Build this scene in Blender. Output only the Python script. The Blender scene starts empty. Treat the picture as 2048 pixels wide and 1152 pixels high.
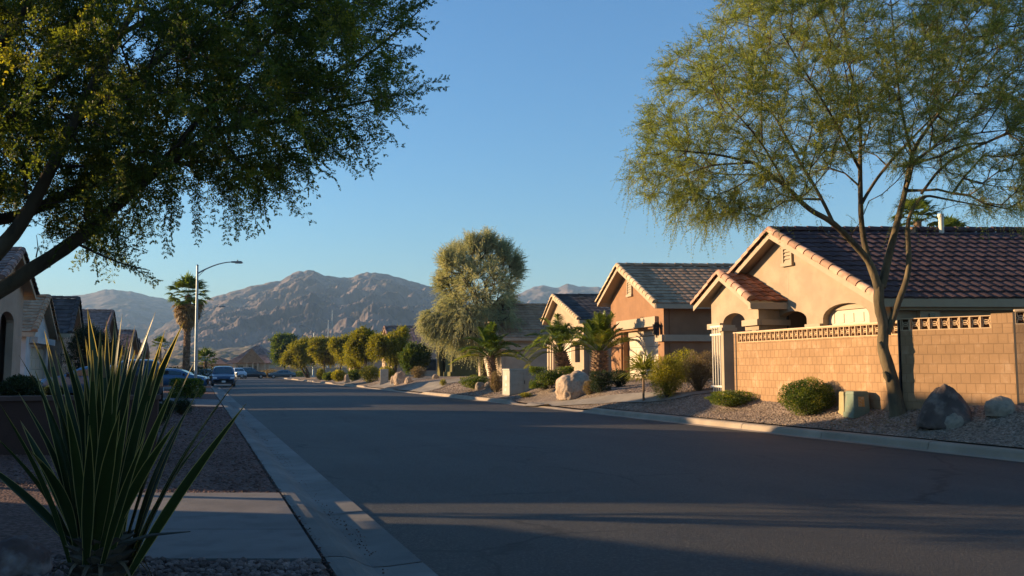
import bpy, math, random
import numpy as np
from mathutils import noise, Vector

# ---------------------------------------------------------------- camera, world, sun, exposure
SC = bpy.context.scene
F = 1750.0            # focal length in units of the 2048 px wide photograph
CAMZ = 1.5
PITCH = math.atan(163 / F)
cd = bpy.data.cameras.new('camera')
cam = bpy.data.objects.new('camera', cd)
SC.collection.objects.link(cam)
SC.camera = cam
cd.sensor_width = 36
cd.lens = 36 * F / 2048
cd.clip_start = 0.05
cd.clip_end = 20000
cam.location = (0, 0, CAMZ)
cam.rotation_euler = (math.pi / 2 + PITCH, 0, 0)

SUN_DIR = (-.988, .156)           # horizontal direction towards the sun
SUN_EL = math.radians(11.0)
SUN_AZ = math.atan2(SUN_DIR[0], SUN_DIR[1])      # clockwise from +Y
W = bpy.data.worlds.new('World')
SC.world = W
W.use_nodes = True
nt = W.node_tree
sky = nt.nodes.new('ShaderNodeTexSky')
sky.sky_type = 'NISHITA'
sky.sun_disc = False
sky.sun_elevation = SUN_EL
sky.sun_rotation = SUN_AZ
sky.altitude = 600
sky.air_density = 1.55
sky.dust_density = 0.4
sky.ozone_density = 6.5
nt.links.new(sky.outputs[0], nt.nodes['Background'].inputs['Color'])
nt.nodes['Background'].inputs['Strength'].default_value = 0.093
sl = bpy.data.lights.new('sun', 'SUN')
sl.energy = 5.0
sl.angle = math.radians(0.5)
sl.color = (1.0, 0.71, 0.40)
sun = bpy.data.objects.new('sun', sl)
SC.collection.objects.link(sun)
sun.rotation_euler = Vector((SUN_DIR[0] * math.cos(SUN_EL), SUN_DIR[1] * math.cos(SUN_EL), math.sin(SUN_EL))).to_track_quat('Z', 'Y').to_euler()
SC.view_settings.view_transform = 'Standard'
SC.view_settings.look = 'None'
SC.view_settings.exposure = 1.5
SC.view_settings.gamma = 1
SC.cycles.use_denoising = True
SC.cycles.max_bounces = 6
SC.cycles.transparent_max_bounces = 8
SC.cycles.volume_bounces = 0

rng = np.random.default_rng(7)
random.seed(7)

# ---------------------------------------------------------------- pixel rays and terrain
def ray(px, py):
    u = (px - 1024) / F
    v = (576 - py) / F
    c, s = math.cos(PITCH), math.sin(PITCH)
    return np.array([u, c - v * s, s + v * c])

def P(px, py, d):
    """point of the ray at forward distance d"""
    r = ray(px, py)
    return np.array([0, 0, CAMZ]) + r * (d / r[1])

def X_at(px, d):
    return (px - 1024) / F * d * 1.0

NV = np.array([.9421, .3353])      # to the right of the road
DV = np.array([-.3353, .9421])     # along the road

def la(x, y):
    return x * NV[0] + y * NV[1], x * DV[0] + y * DV[1]

def xy(l, a):
    return l * NV[0] + a * DV[0], l * NV[1] + a * DV[1]

DIPS = [(28.8, 36.2), (53.0, 61.5), (65.0, 72.5), (84, 91), (101, 107), (118, 124), (134, 140)]
def dipv(a):
    a = np.asarray(a, float); k = np.ones(a.shape)
    for a0, a1 in DIPS:
        e = np.clip((a0 - a) / .8, 0, 1) + np.clip((a - a1) / .8, 0, 1)
        k = np.minimum(k, np.minimum(e, 1))
    return k

def H(x, y):
    l, a = la(np.asarray(x, float), np.asarray(y, float))
    fr = np.interp(a, [0, 55, 110, 150], [1, .85, .4, .1])
    zr = np.interp(l - 12.98, [-.3, 0, 1.1, 1.8, 3.2, 6.2, 12, 60], [0.0, .145, .40, .72, .92, 1.2, 1.35, 1.6])
    zr = np.where(l < 13.3, zr, .145 + (zr - .145) * fr)
    zr = zr - .105 * (1 - dipv(a)) * np.clip(1 - (l - 13.1) / 1.6, 0, 1) * (l > 12.98)
    zl = np.interp(.9 - l, [0, 1.5, 8, 20], [.10, .12, .35, .5])
    zl = .1 + (zl - .1) * np.interp(a, [100, 150], [1, .2])
    z = np.where(l > 12.7, zr, np.where(l < .95, zl, 0.0))
    return z

def Hs(x, y):
    return float(H(x, y))

def gp(px, py):
    """ground point under a pixel"""
    r = ray(px, py)
    t = 3.0
    prev = t
    while t < 400:
        q = r * t
        if CAMZ + q[2] < Hs(q[0], q[1]):
            lo, hi = prev, t
            for _ in range(20):
                m = (lo + hi) / 2
                q = r * m
                if CAMZ + q[2] < Hs(q[0], q[1]): hi = m
                else: lo = m
            q = r * hi
            return np.array([q[0], q[1], Hs(q[0], q[1])])
        prev = t
        t *= 1.01
    q = r * t
    return np.array([q[0], q[1], Hs(q[0], q[1])])

# ---------------------------------------------------------------- mesh collector
class G:
    def __init__(s):
        s.v = []; s.f = []; s.n = 0; s.r = []
    def add(s, v, faces, rnd=None):
        v = np.asarray(v, float).reshape(-1, 3)
        faces = np.asarray(faces, int)
        if faces.ndim == 1: faces = faces.reshape(1, -1)
        s.v.append(v)
        s.f.append(faces + s.n)
        s.n += len(v)
        if rnd is None: rnd = np.zeros(len(faces))
        elif np.isscalar(rnd): rnd = np.full(len(faces), rnd)
        s.r.append(np.asarray(rnd, float))
        return s
    def poly(s, pts, rnd=None):
        pts = np.asarray(pts, float)
        return s.add(pts, [list(range(len(pts)))], rnd)
    def hexa(s, b, t, rnd=None):
        """b, t: 4 bottom and 4 top points"""
        v = np.vstack([b, t])
        return s.add(v, [[3, 2, 1, 0], [4, 5, 6, 7], [0, 1, 5, 4], [1, 2, 6, 5], [2, 3, 7, 6], [3, 0, 4, 7]], rnd)
    def slab(s, quad, thick, rnd=None):
        q = np.asarray(quad, float)
        return s.hexa(q, q + np.asarray(thick, float), rnd)
    def box(s, c, sx, sy, sz, ux=(1, 0, 0), uy=(0, 1, 0), uz=(0, 0, 1), rnd=None):
        """c: centre of the bottom face"""
        c = np.asarray(c, float); ux = np.asarray(ux, float) * sx / 2; uy = np.asarray(uy, float) * sy / 2; uz = np.asarray(uz, float) * sz
        b = [c - ux - uy, c + ux - uy, c + ux + uy, c - ux + uy]
        return s.hexa(b, [p + uz for p in b], rnd)
    def tube(s, pts, rad, n=8, cap=True, rnd=None, wob=0):
        pts = np.asarray(pts, float)
        m = len(pts)
        rad = np.broadcast_to(np.asarray(rad, float), (m,))
        tan = np.gradient(pts, axis=0)
        tan /= np.linalg.norm(tan, axis=1)[:, None] + 1e-9
        ref = np.array([0, 0, 1.0]) if abs(tan[0][2]) < .9 else np.array([1.0, 0, 0])
        u = np.cross(tan[0], ref); u /= np.linalg.norm(u)
        rings = []
        for i in range(m):
            u = u - tan[i] * np.dot(u, tan[i]); u /= np.linalg.norm(u) + 1e-9
            w = np.cross(tan[i], u)
            an = np.arange(n) * 2 * math.pi / n
            rr = rad[i] * (1 + wob * rng.uniform(-1, 1, n))
            rings.append(pts[i] + (np.cos(an)[:, None] * u + np.sin(an)[:, None] * w) * rr[:, None])
        v = np.vstack(rings)
        i = np.arange(m - 1)[:, None] * n
        j = np.arange(n)[None, :]
        j2 = (j + 1) % n
        fs = np.stack([i + j, i + j2, i + n + j2, i + n + j], -1).reshape(-1, 4)
        s.add(v, fs, rnd)
        if cap:
            s.add(rings[0][::-1], [list(range(n))], rnd)
            s.add(rings[-1], [list(range(n))], rnd)
        return s
    def grid(s, V, rnd=None):
        V = np.asarray(V, float)
        a, b = V.shape[:2]
        i = np.arange(a - 1)[:, None] * b
        j = np.arange(b - 1)[None, :]
        fs = np.stack([i + j, i + j + 1, i + b + j + 1, i + b + j], -1).reshape(-1, 4)
        return s.add(V.reshape(-1, 3), fs, rnd)
    def mesh(s, name, org=(0, 0, 0), smooth=False):
        me = bpy.data.meshes.new(name)
        V = np.vstack(s.v) - np.asarray(org, float)
        me.vertices.add(len(V)); me.vertices.foreach_set('co', V.astype(np.float32).ravel())
        lt = np.concatenate([np.full(len(f), f.shape[1]) for f in s.f])
        lv = np.concatenate([f.ravel() for f in s.f])
        ls = np.concatenate([[0], np.cumsum(lt)[:-1]])
        me.loops.add(len(lv)); me.loops.foreach_set('vertex_index', lv.astype(np.int32))
        me.polygons.add(len(lt)); me.polygons.foreach_set('loop_start', ls.astype(np.int32))
        try: me.polygons.foreach_set('loop_total', lt.astype(np.int32))
        except Exception: pass
        me.polygons.foreach_set('use_smooth', np.full(len(lt), bool(smooth)))
        me.update(calc_edges=True)
        me.validate()
        r = np.concatenate(s.r)
        if r.any() and len(r) == len(me.polygons):
            at = me.attributes.new('rnd', 'FLOAT', 'FACE')
            at.data.foreach_set('value', r.astype(np.float32))
        return me

ORG = {}
def tag(o, label=None, cat=None, group=None, kind=None):
    if label: o['label'] = label
    if cat: o['category'] = cat
    if group: o['group'] = group
    if kind: o['kind'] = kind
    return o

def thing(name, loc, label, cat, group=None):
    o = bpy.data.objects.new(name, None)
    SC.collection.objects.link(o)
    o.location = loc
    o.empty_display_size = .3
    ORG[o] = np.asarray(loc, float)
    return tag(o, label, cat, group)

def obj(name, g, mat, parent=None, smooth=False, org=None, label=None):
    """link collector g (world coordinates) as one mesh object"""
    base = ORG[parent] if parent is not None else (np.zeros(3) if org is None else np.asarray(org, float))
    me = g.mesh(name, base, smooth) if isinstance(g, G) else g
    me.materials.append(mat)
    o = bpy.data.objects.new(name, me)
    SC.collection.objects.link(o)
    if parent is not None: o.parent = parent
    else: o.location = base
    ORG[o] = base
    if label: o['label'] = label
    return o

def objs(name, g, mat, parent):
    """every piece of g as a part of its own"""
    for v, f in zip(g.v, g.f):
        k = G(); k.v = [v]; k.f = [f - f.min()]; k.n = len(v); k.r = [np.zeros(len(f))]
        obj(name, k, mat, parent)

def copy_tree(o, parent=None):
    c = o.copy(); SC.collection.objects.link(c)
    if parent is not None: c.parent = parent
    for ch in list(o.children): copy_tree(ch, c)
    return c

# ---------------------------------------------------------------- materials
def new_mat(name):
    m = bpy.data.materials.new(name)
    m.use_nodes = True
    t = m.node_tree
    return m, t, t.nodes, t.links, t.nodes['Principled BSDF']

def mat(name, c1, c2=None, scale=3.0, rough=.85, bump=0.0, bscale=None, spec=.3, metal=0.0, detail=6, c3=None, s3=40.0, w3=.3, stretch=None, rnd=None, coat=0):
    m, t, N, L, B = new_mat(name)
    B.inputs['Roughness'].default_value = rough
    B.inputs['Specular IOR Level'].default_value = spec
    B.inputs['Metallic'].default_value = metal
    if coat: B.inputs['Coat Weight'].default_value = coat
    tc = N.new('ShaderNodeTexCoord')
    src = tc.outputs['Object']
    if stretch:
        mp = N.new('ShaderNodeMapping'); mp.inputs['Scale'].default_value = stretch
        L.new(src, mp.inputs[0]); src = mp.outputs[0]
    c2 = c2 or c1
    nz = N.new('ShaderNodeTexNoise'); nz.inputs['Scale'].default_value = scale; nz.inputs['Detail'].default_value = detail
    L.new(src, nz.inputs['Vector'])
    cr = N.new('ShaderNodeValToRGB')
    cr.color_ramp.elements[0].position = .35; cr.color_ramp.elements[1].position = .65
    cr.color_ramp.elements[0].color = (*c1, 1); cr.color_ramp.elements[1].color = (*c2, 1)
    L.new(nz.outputs[0], cr.inputs[0])
    col = cr.outputs[0]
    if c3:
        n3 = N.new('ShaderNodeTexNoise'); n3.inputs['Scale'].default_value = s3; n3.inputs['Detail'].default_value = 3
        L.new(src, n3.inputs['Vector'])
        r3 = N.new('ShaderNodeValToRGB'); r3.color_ramp.elements[0].position = .5; r3.color_ramp.elements[1].position = .7
        r3.color_ramp.elements[0].color = (0, 0, 0, 1); r3.color_ramp.elements[1].color = (w3, w3, w3, 1)
        L.new(n3.outputs[0], r3.inputs[0])
        mx = N.new('ShaderNodeMixRGB'); L.new(r3.outputs[0], mx.inputs[0]); L.new(col, mx.inputs[1]); mx.inputs[2].default_value = (*c3, 1)
        col = mx.outputs[0]
    if rnd:
        at = N.new('ShaderNodeAttribute'); at.attribute_name = 'rnd'
        mr = N.new('ShaderNodeMapRange'); mr.inputs[3].default_value = 1 - rnd; mr.inputs[4].default_value = 1 + rnd
        L.new(at.outputs['Fac'], mr.inputs[0])
        vm = N.new('ShaderNodeVectorMath'); vm.operation = 'SCALE'
        L.new(col, vm.inputs[0]); L.new(mr.outputs[0], vm.inputs['Scale'])
        col = vm.outputs[0]
    L.new(col, B.inputs['Base Color'])
    if bump:
        nb = N.new('ShaderNodeTexNoise'); nb.inputs['Scale'].default_value = bscale or scale * 8; nb.inputs['Detail'].default_value = 8
        L.new(src, nb.inputs['Vector'])
        bp = N.new('ShaderNodeBump'); bp.inputs['Strength'].default_value = 1.0; bp.inputs['Distance'].default_value = bump
        L.new(nb.outputs[0], bp.inputs['Height']); L.new(bp.outputs[0], B.inputs['Normal'])
    return m

def gravel_mat(name, c1, c2, c3, vs=28.0, bump=.02):
    m, t, N, L, B = new_mat(name)
    B.inputs['Roughness'].default_value = .9; B.inputs['Specular IOR Level'].default_value = .2
    tc = N.new('ShaderNodeTexCoord')
    vo = N.new('ShaderNodeTexVoronoi'); vo.inputs['Scale'].default_value = vs
    L.new(tc.outputs['Object'], vo.inputs['Vector'])
    sp = N.new('ShaderNodeSeparateColor'); L.new(vo.outputs['Color'], sp.inputs[0])
    cr = N.new('ShaderNodeValToRGB')
    e = cr.color_ramp.elements; e[0].color = (*c1, 1); e[1].color = (*c3, 1)
    k = e.new(.5); k.color = (*c2, 1)
    L.new(sp.outputs[0], cr.inputs[0])
    nz = N.new('ShaderNodeTexNoise'); nz.inputs['Scale'].default_value = .7; nz.inputs['Detail'].default_value = 5
    L.new(tc.outputs['Object'], nz.inputs['Vector'])
    mr = N.new('ShaderNodeMapRange'); mr.inputs[1].default_value = .3; mr.inputs[2].default_value = .7; mr.inputs[3].default_value = .7; mr.inputs[4].default_value = 1.15
    L.new(nz.outputs[0], mr.inputs[0])
    vm = N.new('ShaderNodeVectorMath'); vm.operation = 'SCALE'
    L.new(cr.outputs[0], vm.inputs[0]); L.new(mr.outputs[0], vm.inputs['Scale'])
    L.new(vm.outputs[0], B.inputs['Base Color'])
    bp = N.new('ShaderNodeBump'); bp.inputs['Distance'].default_value = bump; bp.invert = True
    L.new(vo.outputs['Distance'], bp.inputs['Height']); L.new(bp.outputs[0], B.inputs['Normal'])
    return m

def leaf_mat(name, c1, c2, trans=.45, rough=.55, tcol=None, c3=None):
    """foliage: colour varies per leaf (rnd) between c1 and c2 (and c3)"""
    m = bpy.data.materials.new(name); m.use_nodes = True
    t = m.node_tree; N = t.nodes; L = t.links
    B = N['Principled BSDF']; out = N['Material Output']
    B.inputs['Roughness'].default_value = rough; B.inputs['Specular IOR Level'].default_value = .25
    at = N.new('ShaderNodeAttribute'); at.attribute_name = 'rnd'
    cr = N.new('ShaderNodeValToRGB'); e = cr.color_ramp.elements
    e[0].color = (*c1, 1); e[1].color = (*c2, 1)
    if c3:
        k = e.new(.8); k.color = (*c2, 1); e[2].color = (*c3, 1)
    L.new(at.outputs['Fac'], cr.inputs[0])
    L.new(cr.outputs[0], B.inputs['Base Color'])
    if trans:
        tr = N.new('ShaderNodeBsdfTranslucent')
        mx = N.new('ShaderNodeMixRGB'); mx.blend_type = 'MULTIPLY'; mx.inputs[0].default_value = 1
        L.new(cr.outputs[0], mx.inputs[1]); mx.inputs[2].default_value = (*(tcol or (1.5, 1.5, .5)), 1)
        L.new(mx.outputs[0], tr.inputs[0])
        ms = N.new('ShaderNodeMixShader'); ms.inputs[0].default_value = trans
        L.new(B.outputs[0], ms.inputs[1]); L.new(tr.outputs[0], ms.inputs[2]); L.new(ms.outputs[0], out.inputs[0])
    return m

def block_mat(name, c1, c2, mortar, bw, bh, axis):
    """masonry: axis = horizontal unit direction of the wall, blocks bw x bh"""
    m, t, N, L, B = new_mat(name)
    B.inputs['Roughness'].default_value = .92; B.inputs['Specular IOR Level'].default_value = .15
    tc = N.new('ShaderNodeTexCoord')
    dt = N.new('ShaderNodeVectorMath'); dt.operation = 'DOT_PRODUCT'; dt.inputs[1].default_value = (axis[0], axis[1], 0)
    L.new(tc.outputs['Object'], dt.inputs[0])
    sx = N.new('ShaderNodeSeparateXYZ'); L.new(tc.outputs['Object'], sx.inputs[0])
    cb = N.new('ShaderNodeCombineXYZ'); L.new(dt.outputs['Value'], cb.inputs[0]); L.new(sx.outputs['Z'], cb.inputs[1])
    br = N.new('ShaderNodeTexBrick'); L.new(cb.outputs[0], br.inputs['Vector'])
    br.inputs['Scale'].default_value = 1; br.inputs['Brick Width'].default_value = bw; br.inputs['Row Height'].default_value = bh
    br.inputs['Mortar Size'].default_value = .008; br.inputs['Mortar Smooth'].default_value = .3; br.offset = .5
    br.inputs['Color1'].default_value = (*c1, 1); br.inputs['Color2'].default_value = (*c2, 1); br.inputs['Mortar'].default_value = (*mortar, 1)
    nz = N.new('ShaderNodeTexNoise'); nz.inputs['Scale'].default_value = 1.3; nz.inputs['Detail'].default_value = 8; nz.inputs['Roughness'].default_value = .65
    L.new(tc.outputs['Object'], nz.inputs['Vector'])
    mr = N.new('ShaderNodeMapRange'); mr.inputs[1].default_value = .3; mr.inputs[2].default_value = .7; mr.inputs[3].default_value = .82; mr.inputs[4].default_value = 1.12
    L.new(nz.outputs[0], mr.inputs[0])
    vm = N.new('ShaderNodeVectorMath'); vm.operation = 'SCALE'; L.new(br.outputs['Color'], vm.inputs[0]); L.new(mr.outputs[0], vm.inputs['Scale'])
    ns = N.new('ShaderNodeTexNoise'); ns.inputs['Scale'].default_value = 2.6; ns.inputs['Detail'].default_value = 9; ns.inputs['Roughness'].default_value = .7
    L.new(tc.outputs['Object'], ns.inputs['Vector'])
    rs = N.new('ShaderNodeValToRGB'); rs.color_ramp.elements[0].position = .55; rs.color_ramp.elements[1].position = .72; rs.color_ramp.elements[1].color = (.30, .30, .30, 1)
    L.new(ns.outputs[0], rs.inputs[0])
    ms = N.new('ShaderNodeMixRGB'); L.new(rs.outputs[0], ms.inputs[0]); L.new(vm.outputs[0], ms.inputs[1]); ms.inputs[2].default_value = (.56, .44, .32, 1)
    L.new(ms.outputs[0], B.inputs['Base Color'])
    n2 = N.new('ShaderNodeTexNoise'); n2.inputs['Scale'].default_value = 60; n2.inputs['Detail'].default_value = 4
    L.new(tc.outputs['Object'], n2.inputs['Vector'])
    ma = N.new('ShaderNodeMath'); ma.operation = 'MULTIPLY_ADD'; ma.inputs[1].default_value = -1.0
    L.new(br.outputs['Fac'], ma.inputs[0])
    m2 = N.new('ShaderNodeMath'); m2.operation = 'MULTIPLY'; m2.inputs[1].default_value = .5; L.new(n2.outputs[0], m2.inputs[0]); L.new(m2.outputs[0], ma.inputs[2])
    bp = N.new('ShaderNodeBump'); bp.inputs['Distance'].default_value = .008; L.new(ma.outputs[0], bp.inputs['Height']); L.new(bp.outputs[0], B.inputs['Normal'])
    return m

def stucco(name, c, var=.12, bump=.006):
    c1 = tuple(x * (1 - var) for x in c); c2 = tuple(x * (1 + var * .6) for x in c)
    return mat(name, c1, c2, scale=1.6, rough=.95, bump=bump, bscale=35, spec=.1, c3=tuple(x * .8 for x in c), s3=5, w3=.35)

M = {}
M['asphalt'] = None
def asphalt_mat():
    m, t, N, L, B = new_mat('asphalt')
    B.inputs['Specular IOR Level'].default_value = .4
    tc = N.new('ShaderNodeTexCoord')
    rot = N.new('ShaderNodeMapping'); rot.vector_type = 'POINT'; rot.inputs['Rotation'].default_value = (0, 0, -.342)   # align with the street
    L.new(tc.outputs['Object'], rot.inputs[0])
    st = N.new('ShaderNodeMapping'); st.inputs['Scale'].default_value = (1, .10, 1); L.new(rot.outputs[0], st.inputs[0])
    def nz(s, d, r=.5, src=None, dist=0):
        n = N.new('ShaderNodeTexNoise'); n.inputs['Scale'].default_value = s; n.inputs['Detail'].default_value = d; n.inputs['Roughness'].default_value = r; n.inputs['Distortion'].default_value = dist
        L.new(src or tc.outputs['Object'], n.inputs['Vector']); return n
    def ramp(n, p0, p1, c0, c1):
        r = N.new('ShaderNodeValToRGB'); e = r.color_ramp.elements
        e[0].position = p0; e[1].position = p1; e[0].color = (*c0, 1); e[1].color = (*c1, 1)
        L.new(n, r.inputs[0]); return r.outputs[0]
    def mix(f, a, b):
        mx = N.new('ShaderNodeMixRGB'); L.new(f, mx.inputs[0]); L.new(a, mx.inputs[1])
        if isinstance(b, tuple): mx.inputs[2].default_value = (*b, 1)
        else: L.new(b, mx.inputs[2])
        return mx.outputs[0]
    a = nz(.30, 8, .62); b = nz(38, 4, .8); lane = nz(.9, 4, .6, st.outputs[0]); sp = nz(2.6, 7, .75)
    K = 1.0
    col = ramp(a.outputs[0], .34, .66, (.015, .0142, .0136), (.030, .0275, .025))
    col = mix(ramp(lane.outputs[0], .42, .66, (0, 0, 0), (.55, .55, .55)), col, (.042, .038, .034))
    col = mix(ramp(b.outputs[0], .50, .74, (0, 0, 0), (.75, .75, .75)), col, (.15, .13, .105))
    col = mix(ramp(b.outputs[0], .28, .42, (.6, .6, .6), (0, 0, 0)), col, (.010, .010, .010))
    col = mix(ramp(sp.outputs[0], .63, .70, (0, 0, 0), (.55, .55, .55)), col, (.014, .0135, .013))
    # meandering cracks, only in some areas
    ds = nz(1.3, 5, .6)
    av = N.new('ShaderNodeMixRGB'); av.inputs[0].default_value = .35; L.new(rot.outputs[0], av.inputs[1]); L.new(ds.outputs['Color'], av.inputs[2])
    vo = N.new('ShaderNodeTexVoronoi'); vo.feature = 'DISTANCE_TO_EDGE'; vo.inputs['Scale'].default_value = .55; L.new(av.outputs[0], vo.inputs['Vector'])
    ck = ramp(vo.outputs['Distance'], .002, .014, (1, 1, 1), (0, 0, 0))
    mk = nz(.22, 2); mkr = ramp(mk.outputs[0], .46, .54, (0, 0, 0), (1, 1, 1))
    ml = N.new('ShaderNodeMixRGB'); ml.blend_type = 'MULTIPLY'; ml.inputs[0].default_value = 1; L.new(ck, ml.inputs[1]); L.new(mkr, ml.inputs[2])
    col = mix(ml.outputs[0], col, (.007, .007, .007))
    L.new(col, B.inputs['Base Color'])
    rr = N.new('ShaderNodeMapRange'); rr.inputs[3].default_value = .55; rr.inputs[4].default_value = .85; L.new(a.outputs[0], rr.inputs[0]); L.new(rr.outputs[0], B.inputs['Roughness'])
    bp = N.new('ShaderNodeBump'); bp.inputs['Distance'].default_value = .028; L.new(b.outputs[0], bp.inputs['Height']); L.new(bp.outputs[0], B.inputs['Normal'])
    return m
M['asphalt'] = asphalt_mat()
M['concrete'] = mat('concrete', (.17, .145, .115), (.24, .205, .165), scale=1.2, rough=.9, bump=.004, bscale=60, c3=(.14, .13, .12), s3=4.5, w3=.4)
M['curb'] = mat('curb_concrete', (.36, .31, .25), (.46, .40, .32), scale=1.5, rough=.9, bump=.006, bscale=40, c3=(.2, .17, .14), s3=6, w3=.5)
M['gravel_r'] = gravel_mat('pink_grey_gravel', (.10, .072, .052), (.22, .165, .12), (.34, .265, .20))
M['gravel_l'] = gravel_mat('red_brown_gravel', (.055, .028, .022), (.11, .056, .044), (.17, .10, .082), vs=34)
M['dirt'] = mat('desert_ground', (.17, .12, .085), (.24, .18, .13), scale=.05, rough=1, c3=(.06, .07, .03), s3=.12, w3=.8)
M['stone_r'] = mat('gravel_stone', (.15, .105, .075), (.25, .185, .14), scale=2, rough=.9, rnd=.5)
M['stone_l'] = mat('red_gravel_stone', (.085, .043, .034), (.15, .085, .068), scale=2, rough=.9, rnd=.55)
M['joint'] = mat('joint_dirt', (.03, .025, .02), (.05, .04, .03), scale=9)

# ---------------------------------------------------------------- ground
def strip(lseq, aseq, zf=None, off=0.0):
    g = G()
    Ls, As = np.meshgrid(lseq, aseq, indexing='ij')
    X, Y = xy(Ls, As)
    Z = (H(X, Y) if zf is None else zf(Ls, As)) + off
    g.grid(np.stack([X, Y, Z], -1)[:, ::-1])
    return g

A_END = 150.0
# base terrain reaching to the foothills
g = G()
g.poly([(-4000, -400, -.6), (4000, -400, -.6), (4000, 5200, -.6), (-4000, 5200, -.6)])
tag(obj('ground', g, M['dirt']), kind='structure', label='dry desert ground reaching to the foothills')
aa = np.concatenate([np.arange(-30, A_END, .8), [A_END]])
g = strip(np.array([1.70, 4, 7, 10, 12.86]), aa, lambda l, a: -.012 + .05 * np.sin(np.clip((l - 1.7) / 11.1, 0, 1) * math.pi))
tag(obj('road', g, M['asphalt'], smooth=True), kind='structure', label='dark asphalt residential street')
# cross street at the far end
g = G()
q = [(*xy(l, a), 0.002) for l, a in ((-60, A_END + .01), (60, A_END + .01), (60, 172), (-60, 172))]
g.poly(q)
tag(obj('cross_street', g, M['asphalt']), kind='structure', label='asphalt cross street at the far end')

# right curb in 3 m lengths, dipped at driveways
def dip(a):
    k = 1.0
    for a0, a1 in DIPS:
        if a0 - .8 < a < a1 + .8:
            e = min(1, max(0, (a0 - a) / .8)) + min(1, max(0, (a - a1) / .8))
            k = min(k, e)
    return k
prof = [(12.66, -.002), (12.86, .012), (12.875, .03), (12.90, .12), (12.93, .15), (12.98, .16), (13.13, .163), (13.15, .14), (13.15, -.1)]
g = G()
a = -20.0
while a < A_END - 3:
    a1 = a + 3.0
    ss = np.linspace(a + .008, a1 - .008, 7)
    V = []
    wob = rng.uniform(-.006, .006)
    for s_ in ss:
        k = dip(s_)
        V.append([(*xy(l, s_), (z if i < 2 else .02 + (z - .02) * (.18 + .82 * k) if z > 0 else z) + wob * (i > 2)) for i, (l, z) in enumerate(prof)])
    g.grid(np.array(V), rng.random())
    n = len(prof)
    g.poly(V[0], 0); g.poly(V[-1][::-1], 0)
    a = a1
M['curb_r'] = mat('curb_concrete_warm', (.25, .195, .14), (.33, .26, .19), scale=1.5, rough=.9, bump=.006, bscale=40, c3=(.2, .17, .14), s3=6, w3=.5, rnd=.08)  # warmer, lighter concrete than the left gutter
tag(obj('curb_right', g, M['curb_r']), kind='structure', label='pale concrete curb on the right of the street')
# left rolled curb and gutter
prof = [(.93, -.05), (.93, .098), (.97, .102), (1.07, .095), (1.15, .07), (1.22, .025), (1.29, .0), (1.40, -.004), (1.68, .012), (1.685, -.04)]
g = G()
a = -14.0
while a < A_END - 3:
    a1 = a + 2.6
    ss = np.linspace(a + .011, a1 - .011, 4)
    V = [[(*xy(l, s_), z) for l, z in prof] for s_ in ss]
    g.grid(np.array(V), rng.random())
    a = a1
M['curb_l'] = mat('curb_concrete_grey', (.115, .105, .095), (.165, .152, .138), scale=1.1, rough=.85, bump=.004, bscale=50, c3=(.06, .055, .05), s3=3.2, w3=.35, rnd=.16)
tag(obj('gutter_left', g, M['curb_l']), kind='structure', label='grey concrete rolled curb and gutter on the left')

# yards
tr = np.array([13.15, 13.6, 14.08, 14.4, 14.78, 15.4, 16.2, 17.5, 19.2, 22, 25, 32, 45, 60])
g = strip(tr, aa)
ao = obj('gravel_right', g, M['gravel_r'], smooth=True)
tag(ao, kind='structure', label='pinkish grey gravel yards on the right')
tl = np.array([-70, -30, -19, -12, -7, -4, -2, -.6, .3, .885])
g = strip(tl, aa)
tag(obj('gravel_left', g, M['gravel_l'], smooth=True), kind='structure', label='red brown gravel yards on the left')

def sheet(name, pts, m, off=.01, n=14, label=None):
    """quad given by four xy corners laid on the terrain"""
    p = np.array(pts, float)
    u = np.linspace(0, 1, n)[:, None, None]; v = np.linspace(0, 1, n)[None, :, None]
    XY = (p[0] * (1 - u) + p[1] * u) * (1 - v) + (p[3] * (1 - u) + p[2] * u) * v
    Z = H(XY[..., 0], XY[..., 1])[..., None] + off
    g = G(); g.grid(np.concatenate([XY, Z], -1))
    return tag(obj(name, g, m, smooth=True), kind='structure', label=label)

def lx(Y, l):   # x of the line l at a given Y
    return (l - Y * NV[1]) / NV[0]
# near concrete slab (two bays with a joint)
g = G()
for y0, y1 in ((6.55, 7.72), (7.735, 9.98)):
    xs = np.linspace(-14, -14, 1)
    a0, a1 = lx(y0, .885), lx(y1, .885)
    g.hexa([(-14, y0, .02), (a0, y0, .02), (a1, y1, .02), (-14, y1, .02)],
           [(-14, y0, .126), (a0, y0, .126), (a1, y1, .126), (-14, y1, .126)])
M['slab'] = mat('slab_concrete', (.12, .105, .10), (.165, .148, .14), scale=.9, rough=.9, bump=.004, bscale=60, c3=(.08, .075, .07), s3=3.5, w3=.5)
H_old = H
tag(obj('driveway_near', g, M['slab']), kind='structure', label='grey concrete driveway slab in the near foreground')
for i, (y0, y1) in enumerate(((33.0, 41.0), (57, 64), (78, 85))):
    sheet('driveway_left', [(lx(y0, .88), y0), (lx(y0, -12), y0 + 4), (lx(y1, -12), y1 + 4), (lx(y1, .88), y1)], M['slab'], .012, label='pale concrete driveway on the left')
def drv(a0, a1, b0, b1, l1=18.3):
    ls = np.array(sorted([l for l in list(tr) + [13.3, 13.9, 14.2] if l < l1] + [l1]))
    v = np.linspace(0, 1, 12)
    t = ((ls - 13.13) / (l1 - 13.13))[:, None]
    A = (a0 + (b0 - a0) * t) * (1 - v[None]) + (a1 + (b1 - a1) * t) * v[None]
    X, Y = xy(ls[:, None] + 0 * A, A)
    g = G(); g.grid(np.stack([X, Y, H(X, Y) + .022], -1))
    tag(obj('driveway_right', g, M['concrete'], smooth=True), kind='structure', label='concrete driveway on the right')
drv(53.2, 61.0, 52.0, 60.5, 21)
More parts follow.
